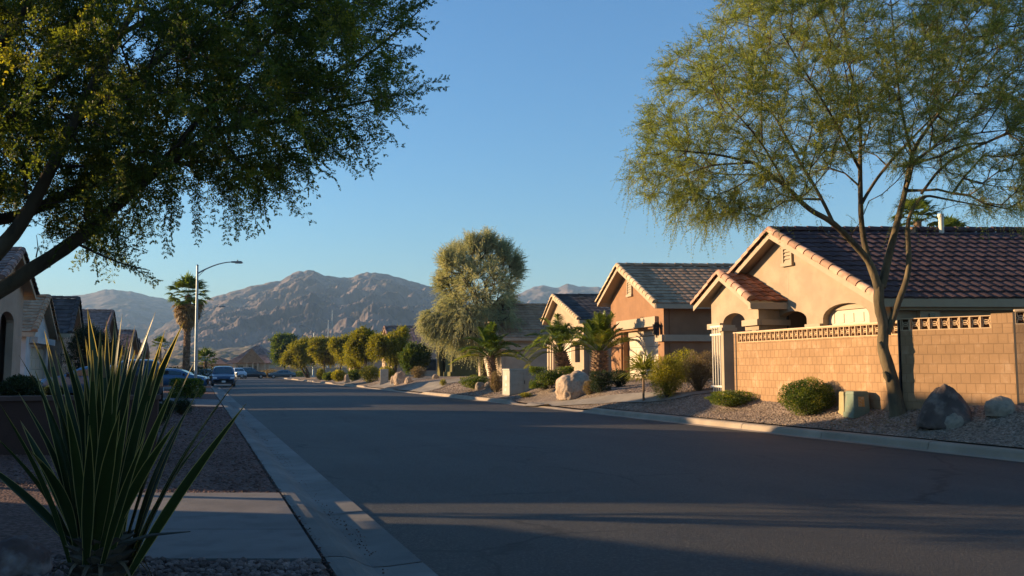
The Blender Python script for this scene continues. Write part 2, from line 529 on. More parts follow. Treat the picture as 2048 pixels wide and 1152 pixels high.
drv(65.4, 72.2, 70.5, 77, 21)
drv(84, 91, 86, 92, 21)
# narrow walkway from the curb to the courtyard gate
def ribbon(name, pts, w, m, off, label):
    c = np.array([gp(*p)[:2] for p in pts]); t = np.linspace(0, len(c) - 1, 60)
    C = np.stack([np.interp(t, range(len(c)), c[:, k]) for k in (0, 1)], 1)
    ker = np.ones(9) / 9; Cp = np.vstack([np.repeat(C[:1], 4, 0), C, np.repeat(C[-1:], 4, 0)]); C = np.stack([np.convolve(Cp[:, k], ker, 'valid') for k in (0, 1)], 1)
    T = np.gradient(C, axis=0); T /= np.linalg.norm(T, axis=1)[:, None]; Nn = np.stack([-T[:, 1], T[:, 0]], 1)
    rows = []
    for k in np.linspace(-.5, .5, 9):
        q = C + Nn * w * k; rows.append(np.column_stack([q, H(q[:, 0], q[:, 1]) + off]))
    g = G(); g.grid(np.array(rows)); tag(obj(name, g, m, smooth=True), kind='structure', label=label)
ribbon('walkway', [(1050, 808), (1120, 808), (1200, 802), (1290, 796), (1370, 790), (1440, 782), (1462, 778)], .85, M['concrete'], .03, 'concrete walkway leading to the courtyard gate')
# ---------------------------------------------------------------- mountains
def mountain_mat(name, c1, c2, green, w3=.5):
    return mat(name, c1, c2, scale=.02, rough=1, spec=.05, detail=10, c3=green, s3=.05, w3=w3, bump=2.5, bscale=.05)
M['mtn'] = mountain_mat('bare_rock_slope', (.058, .052, .055), (.19, .145, .13), (.05, .048, .045), .5)
M['hill'] = mountain_mat('scrub_foothill', (.16, .13, .09), (.24, .18, .13), (.05, .07, .025), 1.0)

def mountain(name, prof, R, r0, label, seed=0, nu=420, nv=150, mtl='mtn', spur=.30, fr=1.0, back=1.25):
    px = np.linspace(prof[0][0], prof[-1][0], nu)
    py = np.interp(px, [p[0] for p in prof], [p[1] for p in prof])
    hr = R * (739 - py) / F
    vs = np.concatenate([np.linspace(0, 1, nv), np.linspace(1.02, back, 14)])
    V = np.zeros((len(vs), nu, 3))
    for j, t in enumerate(vs):
        r = r0 + (R - r0) * t
        sh = (t ** 1.25) if t <= 1 else max(0, 1 - (t - 1) / (back - 1)) ** 1.2
        for i in range(nu):
            x = (px[i] - 1024) / F * r
            z0 = hr[i] * sh
            q = Vector(((x - .9 * (r - r0)) * .0062 * fr + seed, (x + r) * .0030 * fr, seed * 3.1))
            n1 = noise.ridged_multi_fractal(q, .9, 2.15, 8, 1.0, 2.0) - 1.2
            n2 = noise.noise(Vector((px[i] * .035, seed, t * 2)))
            amp = hr[i] * spur * max(0.0, 4 * t * (1 - t)) ** .8 if t <= 1 else 0
            n2 += .6 * noise.noise(Vector((px[i] * .11, seed, t * 4)))
            amp2 = R * 3.0 / F * (1 if t > .9 else .3)
            V[j, i] = (x, r, z0 + n1 * amp * .55 + n2 * amp2 * min(1, t * 3) - (1 - min(1, t * 6)) * 2.0)
    g = G(); g.grid(V)
    return tag(obj(name, g, M[mtl], smooth=True), kind='structure', label=label)

mountain('mountains', [(-400, 700), (-100, 640), (60, 606), (95, 597), (160, 590), (200, 580), (232, 577), (262, 583), (340, 600), (420, 622), (560, 690), (640, 735)], 3300, 1500,
         'smooth blue grey mountain at the far left', seed=3.3, nu=240, nv=90, spur=.16)
mountain('mountains', [(180, 735), (300, 668), (360, 628), (400, 603), (440, 588), (500, 572), (560, 558), (590, 543), (612, 538), (625, 539), (645, 549), (690, 554), (700, 554), (715, 547), (745, 543), (768, 545), (800, 555), (840, 567), (880, 577), (930, 600), (1000, 640), (1100, 700), (1160, 735)],
         2300, 750, 'rugged brown mountain with two summits behind the street', seed=8.1, nu=900, nv=340, spur=.33)
mountain('mountains', [(860, 735), (930, 650), (990, 610), (1040, 585), (1065, 574), (1085, 570), (1112, 576), (1135, 567), (1160, 572), (1200, 574), (1240, 580), (1340, 620), (1500, 660), (1800, 715), (1900, 735)], 3000, 1400,
         'distant mountain ridge right of the tall tree', seed=5.7, nu=300, nv=110, spur=.34)
mountain('foothills', [(150, 715), (300, 700), (360, 690), (430, 694), (520, 690), (600, 700), (700, 708), (900, 715), (1300, 722)], 900, 330, 'low scrub covered foothills below the mountains', seed=1.9, nu=260, nv=60, mtl='hill', spur=.35, fr=4)

# ---------------------------------------------------------------- wall planes, plates, houses
from mathutils.geometry import tessellate_polygon
class WP:
    def __init__(s, p0, p1, inward):
        s.p0 = np.array(p0[:2], float); s.p1 = np.array(p1[:2], float)
        d = s.p1 - s.p0; s.L = np.linalg.norm(d); s.u = d / s.L
        n = np.array([-s.u[1], s.u[0]])
        if n @ np.asarray(inward[:2], float) > 0: n = -n
        s.n = n
    def uv(s, px, py):
        r = ray(px, py)
        A = np.array([[r[0], -s.u[0]], [r[1], -s.u[1]]])
        t, k = np.linalg.solve(A, s.p0)
        return k, CAMZ + t * r[2]
    def pt(s, k, z, off=0):
        q = s.p0 + s.u * k + s.n * off
        return (q[0], q[1], z)
    def box(s, g, k0, k1, z0, z1, o0, o1, rnd=None):
        b = [s.pt(k0, z0, o0), s.pt(k1, z0, o0), s.pt(k1, z0, o1), s.pt(k0, z0, o1)]
        t = [s.pt(k0, z1, o0), s.pt(k1, z1, o0), s.pt(k1, z1, o1), s.pt(k0, z1, o1)]
        return g.hexa(b, t, rnd)
    def plate(s, g, outline, holes, t, off=0.0):
        loops = [outline] + list(holes)
        vl = [[Vector((a, b, 0)) for a, b in lp] for lp in loops]
        tris = tessellate_polygon(vl)
        fl = [p for lp in loops for p in lp]
        f = [s.pt(a, b, off) for a, b in fl]
        k = [s.pt(a, b, off - t) for a, b in fl]
        g.add(f, [list(x) for x in tris])
        g.add(k, [list(x)[::-1] for x in tris])
        i = 0
        for lp in loops:
            m = len(lp)
            pf = f[i:i + m]; pk = k[i:i + m]
            g.add(pf + pk, [[j, (j + 1) % m, m + (j + 1) % m, m + j] for j in range(m)])
            i += m

def rect(k0, k1, z0, z1): return [(k0, z0), (k1, z0), (k1, z1), (k0, z1)]
def arch(k0, k1, z0, zs, zt, n=12):
    c = (k0 + k1) / 2; r = (k1 - k0) / 2
    return [(k0, z0), (k1, z0)] + [(c + r * math.cos(t), zs + (zt - zs) * math.sin(t)) for t in np.linspace(0, math.pi, n)]

def tile_roof(g, E0, E1, R1, R0, course=.36, tw=.30, amp=.03, step=.035, fine=4):
    E0, E1, R1, R0 = [np.asarray(p, float) for p in (E0, E1, R1, R0)]
    nrm = np.cross(E1 - E0, R0 - E0); nrm /= np.linalg.norm(nrm)
    if nrm[2] < 0: nrm = -nrm
    sl = np.linalg.norm((R0 + R1) / 2 - (E0 + E1) / 2); w = (np.linalg.norm(E1 - E0) + np.linalg.norm(R1 - R0)) / 2
    nc = max(2, int(round(sl / course))); nt_ = max(2, int(round(w / tw)))
    for i in range(nc):
        v0 = i / nc; v1 = min(1, (i + 1.12) / nc)
        sh = (i % 2) * .5 if amp == 0 else 0
        for_u = np.arange(nt_ * fine + 1) / (nt_ * fine)
        tix = np.minimum((for_u[:-1] * nt_ + sh).astype(int), nt_)
        rr = rng.uniform(0.01, 1, nt_ + 1)[tix]
        wob = np.interp(for_u, np.linspace(0, 1, 12), rng.uniform(-.006, .006, 12))
        off = amp * np.abs(np.sin(for_u * nt_ * math.pi)) if amp else np.zeros(len(for_u))
        jit = (rng.uniform(-.004, .006, nt_ + 1)[np.minimum((for_u * nt_ + sh).astype(int), nt_)])
        def row(v, h): 
            a = E0 * (1 - v) + R0 * v; b = E1 * (1 - v) + R1 * v
            return a[None] * (1 - for_u[:, None]) + b[None] * for_u[:, None] + nrm[None] * (h + off + wob + jit)[:, None]
        lo = row(v0, step); hi = row(v1, 0.004); base = row(v0, -.01)
        g.grid(np.stack([lo, hi]), rr)
        g.grid(np.stack([base, lo]), rr * .5)

def barrels(g, A, B, rad=.12, piece=.38, up=(0, 0, 1), side=None):
    A = np.asarray(A, float); B = np.asarray(B, float)
    L = np.linalg.norm(B - A); n = max(1, int(round(L / piece))); t = (B - A) / L
    up = np.asarray(up, float); u = up - t * (up @ t); u /= np.linalg.norm(u); w = np.cross(t, u)
    for i in range(n):
        p0 = A + t * L * i / n; p1 = A + t * L * (i + 1.12) / n
        jj = rng.uniform(-.006, .008)
        an = np.linspace(-.25, math.pi + .25, 8)
        r0, r1 = rad * 1.1, rad * .88
        V0 = np.array([p0 + (math.cos(x) * w + math.sin(x) * u) * r0 + u * jj for x in an])
        V1 = np.array([p1 + (math.cos(x) * w + math.sin(x) * u) * r1 + u * jj for x in an])
        rr = rng.random() * .98 + .02
        g.grid(np.stack([V0, V1]), rr)
        g.poly(V0, rr * .6)

def roofmat(name, c1, c2, rnd=.3):
    return mat(name, c1, c2, scale=1.1, rough=.9, bump=.006, bscale=30, c3=tuple(x * .45 for x in c1), s3=3.5, w3=.5, rnd=rnd, spec=.15)

class House: pass
def house(name, label, p0, p1, inward, depth, zb, ze0, ze1, zp, pk, wm, rm, tm, cat='house', oh=.35, of=.35, holes=(), bw=.0, tiles=True, course=.36, tw=.30, amp=.03, fine=4, band=None, rakem=None, group='houses along the street', thick=.25, glabel=None, gut=True):
    """p0, p1: xy of the gable front's ends; pk: position of the peak along the front (0..1); ze0/ze1 eave heights at p0/p1"""
    h = House()
    wp = WP(p0, p1, inward); h.wp = wp
    bd = np.asarray(inward, float); bd = bd / np.linalg.norm(bd); h.bd = bd
    root = thing(name, (*((wp.p0 + wp.p1) / 2 + bd * depth / 2), zb), label, cat, group); h.root = root
    L = wp.L; ps = pk * L
    holes = [x(wp) if callable(x) else x for x in holes]
    g = G(); wp.plate(g, [(0, zb), (L, zb), (L, ze1), (ps, zp), (0, ze0)], holes, thick)
    obj('front_wall', g, wm, root)
    b0 = wp.p0 + bd * depth; b1 = wp.p1 + bd * depth
    g = G()
    # side walls butt against the back of the front plate
    k = .252 / max(.3, abs(bd @ wp.n))
    s1 = WP(wp.p1 + bd * k, b1, -wp.u); s0 = WP(wp.p0 + bd * k, b0, wp.u); bk = WP(b0, b1, -bd)
    h.s1 = s1; h.s0 = s0
    s1.plate(g, rect(0, s1.L, zb, ze1), [], .2); obj('side_wall', g, wm, root); g = G(); s0.plate(g, rect(0, s0.L, zb, ze0), [], .2)
    obj('side_wall', g, wm, root)
    g = G(); bk.plate(g, [(.21, zb), (bk.L - .21, zb), (bk.L - .21, ze1), (ps, zp), (.21, ze0)], [], -.0 + .2, .21)
    obj('back_wall', g, wm, root)
    # roof
    m1 = (zp - ze1) / (L - ps); m0 = (zp - ze0) / ps
    def P3(k_, z_, back): 
        q = wp.p0 + wp.u * k_ + bd * back
        return np.array([q[0], q[1], z_])
    rt = .06
    e1f, e1b = P3(L + oh, ze1 - m1 * oh + rt, -of), P3(L + oh, ze1 - m1 * oh + rt, depth + of)
    e0f, e0b = P3(-oh, ze0 - m0 * oh + rt, -of), P3(-oh, ze0 - m0 * oh + rt, depth + of)
    rf, rb = P3(ps, zp + rt, -of), P3(ps, zp + rt, depth + of)
    h.rf, h.rb, h.e1f, h.e0f, h.e1b, h.e0b = rf, rb, e1f, e0f, e1b, e0b
    g = G()
    up = np.array([0, 0, .05])
    tile_roof(g, e1f + up, e1b + up, rb + up, rf + up, course, tw, amp, fine=fine)
    tile_roof(g, e0f + up, e0b + up, rb + up, rf + up, course, tw, amp, fine=fine)
    roof = obj('roof', g, rm, root, smooth=False); h.roof = roof
    g = G()
    g.slab([e1f, e1b, rb, rf], (0, 0, .035)); g.slab([e0f, e0b, rb - np.array([0, 0, .003]), rf - np.array([0, 0, .003])], (0, 0, .035))
    obj('roof_deck', g, tm, root)
    # fascia along eaves and rakes
    g = G()
    dn = np.array([0, 0, -.17])
    o1 = np.array([*wp.u, 0]) * .035
    g.slab([e1f + o1 * .1, e1b + o1 * .1, e1b + o1 * .1 + dn, e1f + o1 * .1 + dn], o1)
    g.slab([e0f - o1 * .1, e0b - o1 * .1, e0b - o1 * .1 + dn, e0f - o1 * .1 + dn], -o1)
    fo = np.array([*(-bd), 0]) * .035
    for e in (e1f, e0f):
        g.slab([e + fo * .1, rf + fo * .1, rf + fo * .1 + dn, e + fo * .1 + dn], fo)
    objs('fascia', g, tm, root)
    # soffit closing the front overhang
    g = G()
    rk = rakem or rm
    fo2 = fo / .035 * .02
    barrels(g, e1f + up * 1.6 + fo2, rf + up * 1.6 + fo2, up=np.array([0, 0, 1]), rad=.13)
    barrels(g, e0f + up * 1.6 + fo2, rf + up * 1.6 + fo2, up=np.array([0, 0, 1]), rad=.13)
    obj('rake_tiles', g, rk, root, smooth=True)
    g = G(); barrels(g, rf + up * 2, rb + up * 2, rad=.11)
    obj('ridge_tiles', g, rm, roof, smooth=True)
    return h

def garage_door(h, k0, k1, z0, z1, m, off=-.13, rows=4, cols=4, wp=None):
    wp = wp or h.wp
    g = G()
    rh = (z1 - z0) / rows
    for i in range(rows):
        wp.box(g, k0, k1, z0 + i * rh, z0 + (i + 1) * rh - .012, off - .05, off)
        cw = (k1 - k0) / cols
        for j in range(cols):
            wp.box(g, k0 + j * cw + .1, k0 + (j + 1) * cw - .1, z0 + i * rh + .09, z0 + (i + 1) * rh - .10, off, off + .016)
    return obj('garage_door', g, m, h.root)

def vent(h, k0, k1, z0, z1, m):
    wp = h.wp
    g = G()
    wp.box(g, k0 - .06, k0, z0, z1 + .06, .003, .07); wp.box(g, k1, k1 + .06, z0, z1 + .06, .003, .07)
    wp.box(g, k0, k1, z1, z1 + .06, .003, .07); wp.box(g, k0 - .1, k1 + .1, z0 - .1, z0, .003, .10)
    v = obj('vent', g, m, h.root)
    g = G()
    n = max(4, int((z1 - z0) / .1)); dz = (z1 - z0) / n
    for i in range(n):
        a = [wp.pt(k0, z0 + i * dz + .01, .055), wp.pt(k1, z0 + i * dz + .01, .055), wp.pt(k1, z0 + (i + 1) * dz - .005, .006), wp.pt(k0, z0 + (i + 1) * dz - .005, .006)]
        g.slab(a, (0, 0, .012))
    obj('slat', g, m, v)

M['cream'] = stucco('cream_stucco', (.36, .275, .19))
M['cream_trim'] = stucco('cream_trim', (.40, .315, .225), .06, .003)
M['orange'] = stucco('orange_brown_stucco', (.265, .145, .082))
M['olive'] = stucco('olive_stucco', (.125, .11, .045))
M['pinkish'] = stucco('pink_beige_stucco', (.42, .30, .22))
M['beige'] = stucco('beige_stucco', (.42, .33, .24))
M['white_st'] = stucco('white_stucco', (.50, .48, .46))
M['tan_l'] = stucco('tan_stucco', (.36, .27, .20))
M['door'] = mat('cream_garage_door', (.50, .42, .31), (.54, .46, .35), rough=.6, scale=.8)
M['dark'] = mat('opening_painted_shade', (.015, .012, .010), (.03, .025, .02), rough=.8)  # near-black stands in for the shade inside openings
M['glass'] = mat('dark_window_glass', (.02, .025, .03), (.03, .035, .04), rough=.08, spec=.6)
M['iron_w'] = mat('white_painted_iron', (.6, .56, .48), rough=.5)
M['iron_d'] = mat('dark_iron', (.03, .025, .022), rough=.5)
M['roof_purple'] = roofmat('dark_plum_roof_tile', (.080, .050, .052), (.10, .062, .064), .16)
M['roof_grey'] = roofmat('grey_brown_roof_tile', (.33, .195, .115), (.39, .245, .15), .2)
M['roof_dark'] = roofmat('dark_grey_roof_tile', (.055, .048, .048), (.085, .075, .072), .3)
M['roof_red'] = roofmat('orange_clay_roof_tile', (.30, .10, .045), (.42, .17, .08), .35)
M['roof_pink'] = roofmat('pink_brown_roof_tile', (.20, .125, .105), (.28, .18, .15), .3)
M['rake_pink'] = roofmat('salmon_rake_tile', (.42, .24, .16), (.52, .32, .22), .3)
M['rake_tan'] = roofmat('tan_rake_tile', (.48, .34, .21), (.56, .42, .27), .2)

# ---- cream house on the right, behind the block wall
GL = (7.62, 28.0); GR = (9.60, 22.6)
bd1 = (1, 0.02)
wpt = WP(GL, GR, bd1)
def U(px, py, wp=wpt): return wp.uv(px, py)
zpk = U(1566, 470)[1]; kpk = U(1566, 470)[0]
zeL = U(1502, 545)[1]; zeR = U(1755, 590)[1]
k1645, zdt = U(1645, 615); k1738, _ = U(1738, 615)
ka, za = U(1556, 622); kb, _ = U(1613, 622)
h1 = house('cream_house', 'cream stucco house with plum tile roof behind the block wall', GL, GR, bd1, 17, .75, zeL, zeR, zpk, kpk / wpt.L, M['cream'], M['roof_purple'], M['cream_trim'],
           rakem=M['rake_pink'], holes=[arch(k1645, k1738, .9, U(1690, 634)[1], U(1690, 606)[1]), arch(ka, kb, .9, U(1585, 640)[1], U(1585, 622)[1])], fine=4, of=.4, oh=.45)
garage_door(h1, k1645 - .05, k1738 + .05, .9, U(1690, 618)[1], M['door'], off=-.22, rows=5, cols=5)
g = G(); h1.wp.box(g, k1645 - .02, k1738 + .02, U(1690, 618)[1], U(1690, 604)[1], -.24, -.16); obj('door_header', g, M['cream_trim'], h1.root)
# recess behind the dark opening
g = G(); h1.wp.plate(g, rect(ka - .3, kb + .3, .8, 3.4), [], .05, -1.6); obj('entry_wall', g, M['tan_l'], h1.root)
# banded cornices on the columns between the openings
g = G(); h1.wp.box(g, kb + .02, k1645 - .02, 2.62, 2.80, .003, .10); h1.wp.box(g, kb + .02, k1645 - .02, .8, 2.62, .003, .05); objs('column_band', g, M['cream_trim'], h1.root)
kv0, zv0 = U(1571, 527); kv1, zv1 = U(1581, 497)
vent(h1, kv0 - .02, kv1 + .05, zv0, zv1, M['cream_trim'])
# control joint line below vent
g = G(); k_, _z = U(1577, 600); h1.wp.box(g, k_ - .008, k_ + .008, zdt, zv0 - .12, .001, .004); obj('control_joint', g, M['beige'], h1.root)
# eave box on the long side
g = G(); s1 = h1.s1; s1.box(g, .0, 16.4, zeR - .42, zeR - .20, .003, .30); obj('eave_box', g, M['cream_trim'], h1.root)
# meter box on the shaded wall
k_, z_ = s1.uv(1836, 660); k2, z2 = s1.uv(1873, 617)
g = G(); s1.box(g, k_, k2, z_, z2, .003, .16); mb = obj('meter_box', g, M['cream_trim'], h1.root)
g = G(); s1.box(g, k_ + .22, k_ + .36, z_ + .28, z_ + .42, .161, .20); obj('meter_dial', g, M['glass'], mb)
# vent pipe and flue on the roof
for px_, top, r_ in ((1892, 428, .075), (1833, 455, .09)):
    q = np.array([X_at(px_, 26.3), 26.3, h1.rf[2] - .25])
    g = G(); g.tube([q, (q[0], q[1], P(px_, top, q[1])[2])], r_, 12)
    if px_ == 1892: g.tube([(q[0], q[1], P(px_, top, q[1])[2] - .1), (q[0], q[1], P(px_, top, q[1])[2])], r_ * 1.25, 12)
    obj('vent_pipe', g, M['iron_w'] if px_ == 1892 else M['rake_pink'], h1.root, smooth=True)

# porch with its own small gable
PL = (6.62, 29.6); PR = (7.42, 26.3)
wq = WP(PL, PR, bd1)
def Q(px, py): return wq.uv(px, py)
ka, _ = Q(1446, 640); kb, _ = Q(1490, 640)
pb = WP(PR, (PR[0] + 1.0, PR[1] + .25), (-.2, 1))
zpp = Q(1456, 556)[1]
g = G()
kx, _ = Q(1423, 640)
root = h1.root
wq.plate(g, [(kx, .75), (wq.L, .75), (wq.L, Q(1508, 612)[1]), (Q(1456, 560)[0], zpp), (kx, Q(1421, 604)[1])], [arch(ka, kb, 1.0, Q(1468, 645)[1], Q(1468, 626)[1])], .3)
b = G()
pq = WP(PR, (PR[0] + .95, PR[1] + .35), (-.2, 1))
pq.plate(g, rect(.28, pq.L, .75, Q(1508, 612)[1]), [], .2)
obj('porch_wall', g, M['cream'], root)
E0 = np.array([*wq.pt(wq.L + .12, Q(1508, 604)[1], .3)]); R0 = np.array([*wq.pt(Q(1456, 547)[0], Q(1456, 548)[1], .3)])
L0 = np.array([*wq.pt(Q(1404, 612)[0], Q(1404, 610)[1], .3)])
bk = np.array([1.35, .10, 0])
g = G(); tile_roof(g, E0, E0 + bk, R0 + bk, R0, .34, .26, .035); tile_roof(g, L0, L0 + bk, R0 + bk, R0, .34, .26, .035)
pr = obj('porch_roof', g, M['roof_red'], root)
g = G(); barrels(g, E0 + (0, 0, .03), R0 + (0, 0, .03), .13); barrels(g, L0 + (0, 0, .03), R0 + (0, 0, .03), .13); obj('rake_tiles', g, M['rake_pink'], pr, smooth=True)
g = G()
dz = np.array([0, 0, -.06])
g.slab([E0 + dz, E0 + dz + bk, R0 + dz + bk, R0 + dz], (0, 0, -.03)); g.slab([L0 + dz, L0 + dz + bk, R0 + dz + bk + (0, 0, -.004), R0 + dz + (0, 0, -.004)], (0, 0, -.03))
nn = np.array([*wq.n, 0]) * .03
for e in (E0, L0): g.slab([e + dz, R0 + dz, R0 + dz - (0, 0, .16), e + dz - (0, 0, .16)], nn)
g.slab([E0 + dz + (0, 0, -.031), E0 + dz + bk + (0, 0, -.031), E0 + dz + bk + (0, 0, -.18), E0 + dz + (0, 0, -.18)], np.array([*wq.u, 0]) * -.2)
obj('porch_fascia', g, M['cream_trim'], pr)
# cornice on porch column, at mid height
g = G()
zc = Q(1500, 652)[1]
wq.box(g, kb - .0, wq.L + .12, zc, zc + .18, .003, .12); wq.box(g, kx - .1, ka, zc, zc + .18, .003, .12)
pq.box(g, .0, pq.L + .05, zc + .004, zc + .176, .003, .13)
objs('column_band', g, M['cream_trim'], root)
g = G(); wq.plate(g, rect(ka - .4, kb + .6, .8, 3.5), [], .05, -1.1); obj('porch_shade_plate', g, M['dark'], root)  # near-black plate paints the shaded depth of the porch arch

# white iron gate pickets with masonry pillar left of the block wall
gt = thing('courtyard_gate', (6.3, 26.6, .75), 'white iron picket gate beside the porch of the cream house', 'gate')
wg = WP(P(1424, 700, 27.5)[:2], P(1446, 700, 26.9)[:2], (1, 0))
g = G()
for k_ in np.linspace(.03, wg.L - .03, 5): wg.box(g, k_ - .011, k_ + .011, .8, 2.85, -.03, 0)
objs('picket', g, M['iron_w'], gt)
g = G()
for z_ in (.95, 2.55, 2.80): wg.box(g, -.05, wg.L + .05, z_, z_ + .06, .002, .03)
objs('rail', g, M['iron_w'], gt)
pc = thing('gate_pillar', (*P(1456, 700, 26.4)[:2], .7), 'cream masonry pillar with a cap between the gate and the block wall', 'pillar')
c = P(1456, 700, 26.4)
g = G(); g.box((c[0], c[1], .7), .34, .34, 1.95); obj('shaft', g, M['cream'], pc)
g = G(); g.box((c[0], c[1], 2.65), .46, .46, .10); g.box((c[0], c[1], 2.75), .38, .38, .08); obj('cap', g, M['cream_trim'], pc)

# ---- block wall
TANB = dict(c1=(.345, .207, .11), c2=(.31, .186, .098), mortar=(.275, .167, .088))
segs = [(P(1470, 790, 25.6), P(1801, 797, 19.4), 2.545, 'tan block wall with openwork top course, long left stretch behind the round shrub'),
        (P(1806, 797, 19.3), P(2034, 797, 17.75), 2.62, 'tan block wall with openwork top course, taller stretch behind the dark boulder'),
        (P(2039, 797, 17.7), P(2420, 797, 16.4), 2.68, 'tan block wall stretch at the right edge of the photo')]
for i, (a_, b_, zt, lab) in enumerate(segs):
    wp = WP(a_, b_, (1, .3))
    root = thing('block_wall', (*((wp.p0 + wp.p1) / 2), .8), lab, 'wall', 'block wall stretches')
    bm = block_mat('tan_block', TANB['c1'], TANB['c2'], TANB['mortar'], .185, .205, wp.u)
    zd = zt - .235 - .035
    g = G(); wp.plate(g, rect(0, wp.L, .35, zd), [], .15)
    obj('block_courses', g, bm, root)
    n = int(round(wp.L / .20)); bw = wp.L / n
    g = G(); gb = G()
    last = 1 if i == 1 else 0
    # pilaster blocks at the ends
    sol = [n - 1, n - 2] if i == 1 else ([0] if i == 0 else [])
    for j in range(n):
        k0 = j * bw
        if j in sol:
            wp.box(gb, k0 + .001, k0 + bw - .001, zd + .002, zt + (.03 if i == 1 else 0), -.15, 0); continue
        wp.box(g, k0, k0 + .012, zd, zt - .002, -.14, -.004); wp.box(g, k0 + bw - .012, k0 + bw, zd, zt - .002, -.14, -.004)
        wp.box(g, k0 + .012, k0 + bw - .012, zd, zd + .018, -.14, -.004); wp.box(g, k0 + .012, k0 + bw - .012, zt - .02, zt - .002, -.14, -.004)
        cz = (zd + zt) / 2; cx = k0 + bw / 2
        # arcs
        for sg in (-1, 1):
            cc = zd + .018 if sg > 0 else zt - .02
            pts = [wp.pt(cx + .072 * math.cos(t), cc + sg * .125 * math.sin(t), -.05) for t in np.linspace(.05, math.pi - .05, 7)]
            g.tube(pts, .012, 4, cap=False)
        pts = [wp.pt(cx + .076 * math.cos(t), cz + .0 + .045 * math.sin(t), -.05) for t in np.linspace(0, 2 * math.pi, 9)]
        g.tube(pts, .010, 4, cap=False)
    if gb.n: objs('end_block', gb, bm, root)
    obj('openwork_course', g, mat('openwork_block', (.50, .34, .20), (.56, .39, .23), rough=.9), root)
    g = G(); wp.box(g, .02, wp.L - .02, zd + .003, zt - .004, -.17, -.142); obj('backing', g, mat('openwork_painted_shade', (.16, .09, .05), rough=.95), root)  # dark brown back plate paints the shade behind the openwork
    g = G(); wp.box(g, -.01, wp.L + .01, zt, zt + .035, -.165, .015)
    if i != 1: obj('cap', g, mat('wall_cap', (.52, .37, .24), (.58, .43, .28), rough=.9), root)
    # dark steel channel at the joint
    g = G(); wp.box(g, wp.L + .002, wp.L + .045, .5, zt + .05, -.12, .012)
    if i < 2: obj('joint_channel', g, M['iron_d'], root)
    if i == 0:
        g = G(); wp.box(g, .10, .135, .5, zt + .02, .003, .016); obj('joint_channel', g, M['iron_d'], root)

# ---- orange brown house
GL = P(1223, 740, 43)[:2]; GR = P(1329, 740, 37)[:2]
w2 = WP(GL, GR, (1, 0.05)); V2 = w2.uv
kl, _ = V2(1247, 700); kr, zt = V2(1316, 676)
h2 = house('orange_house', 'orange brown stucco house with cream garage door', GL, GR, (1, .05), 14, 1.05, V2(1213, 601)[1], V2(1322, 605)[1], V2(1257, 537)[1], V2(1257, 540)[0] / w2.L, M['orange'], M['roof_grey'], M['cream_trim'],
           rakem=M['rake_tan'], holes=[rect(kl, kr, 1.06, V2(1285, 660)[1])], thick=.35, tw=.33, amp=.012, oh=.4, of=.5)
garage_door(h2, kl - .02, kr + .02, 1.1, V2(1285, 672)[1], M['door'], off=-.28)
g = G(); w2.box(g, kl - .02, kr + .02, V2(1285, 672)[1] + .01, V2(1285, 655)[1], -.34, -.22); obj('door_header', g, M['cream_trim'], h2.root)
g = G(); z0 = V2(1315, 652)[1]; w2.box(g, kl - .5, kr + .05, z0, z0 + .42, .003, .16); obj('lintel', g, M['cream_trim'], h2.root)
g = G(); z1 = V2(1329, 675)[1]
w2.box(g, kr + .0, w2.L + .08, z1 - .16, z1 + .12, .003, .14); w2.box(g, 0, kl - .05, z1 - .16, z1 + .12, .003, .14)
h2.s1.box(g, -.25, 2.0, z1 - .157, z1 + .117, .003, .14)
h2.s1.box(g, 2.0, 13, z1 - .10, z1 - .02, .003, .05)
objs('cornice', g, M['cream_trim'], h2.root)
g = G(); w2.box(g, kl - .32, kl - .08, 1.06, V2(1285, 660)[1], .003, .09); objs('pilaster', g, M['orange'], h2.root)
kv0, zv0 = V2(1257, 590); kv1, zv1 = V2(1267, 563)
vent(h2, kv0, kv0 + .45, zv0, zv1, M['cream_trim'])
# carriage lamp on the garage pier
c = np.array(w2.pt(V2(1321, 662)[0], V2(1321, 668)[1], .2))
lt = thing('wall_lantern', c, 'dark iron wall lantern beside the cream garage door', 'lamp')
g = G(); g.box(c, .2, .2, .36); obj('lantern_body', g, M['glass'], lt)
g = G(); g.box(c + (0, 0, .36), .28, .28, .05); g.box(c + (0, 0, .41), .14, .14, .08); g.box(c + (0, 0, -.04), .22, .22, .04); g.box(c + (0, 0, -.16), .05, .05, .12)
for sx in (-1, 1):
    for sy in (-1, 1): g.box(c + (sx * .105, sy * .105, 0), .02, .02, .36)
bb = c + np.array([-w2.n[0], -w2.n[1], 0]) * .1
g.tube([c + (0, 0, .47), bb + (0, 0, .55), np.array(w2.pt(V2(1321, 662)[0], c[2] + .2, .003))], .02, 6)
obj('lantern_frame', g, M['iron_d'], lt)

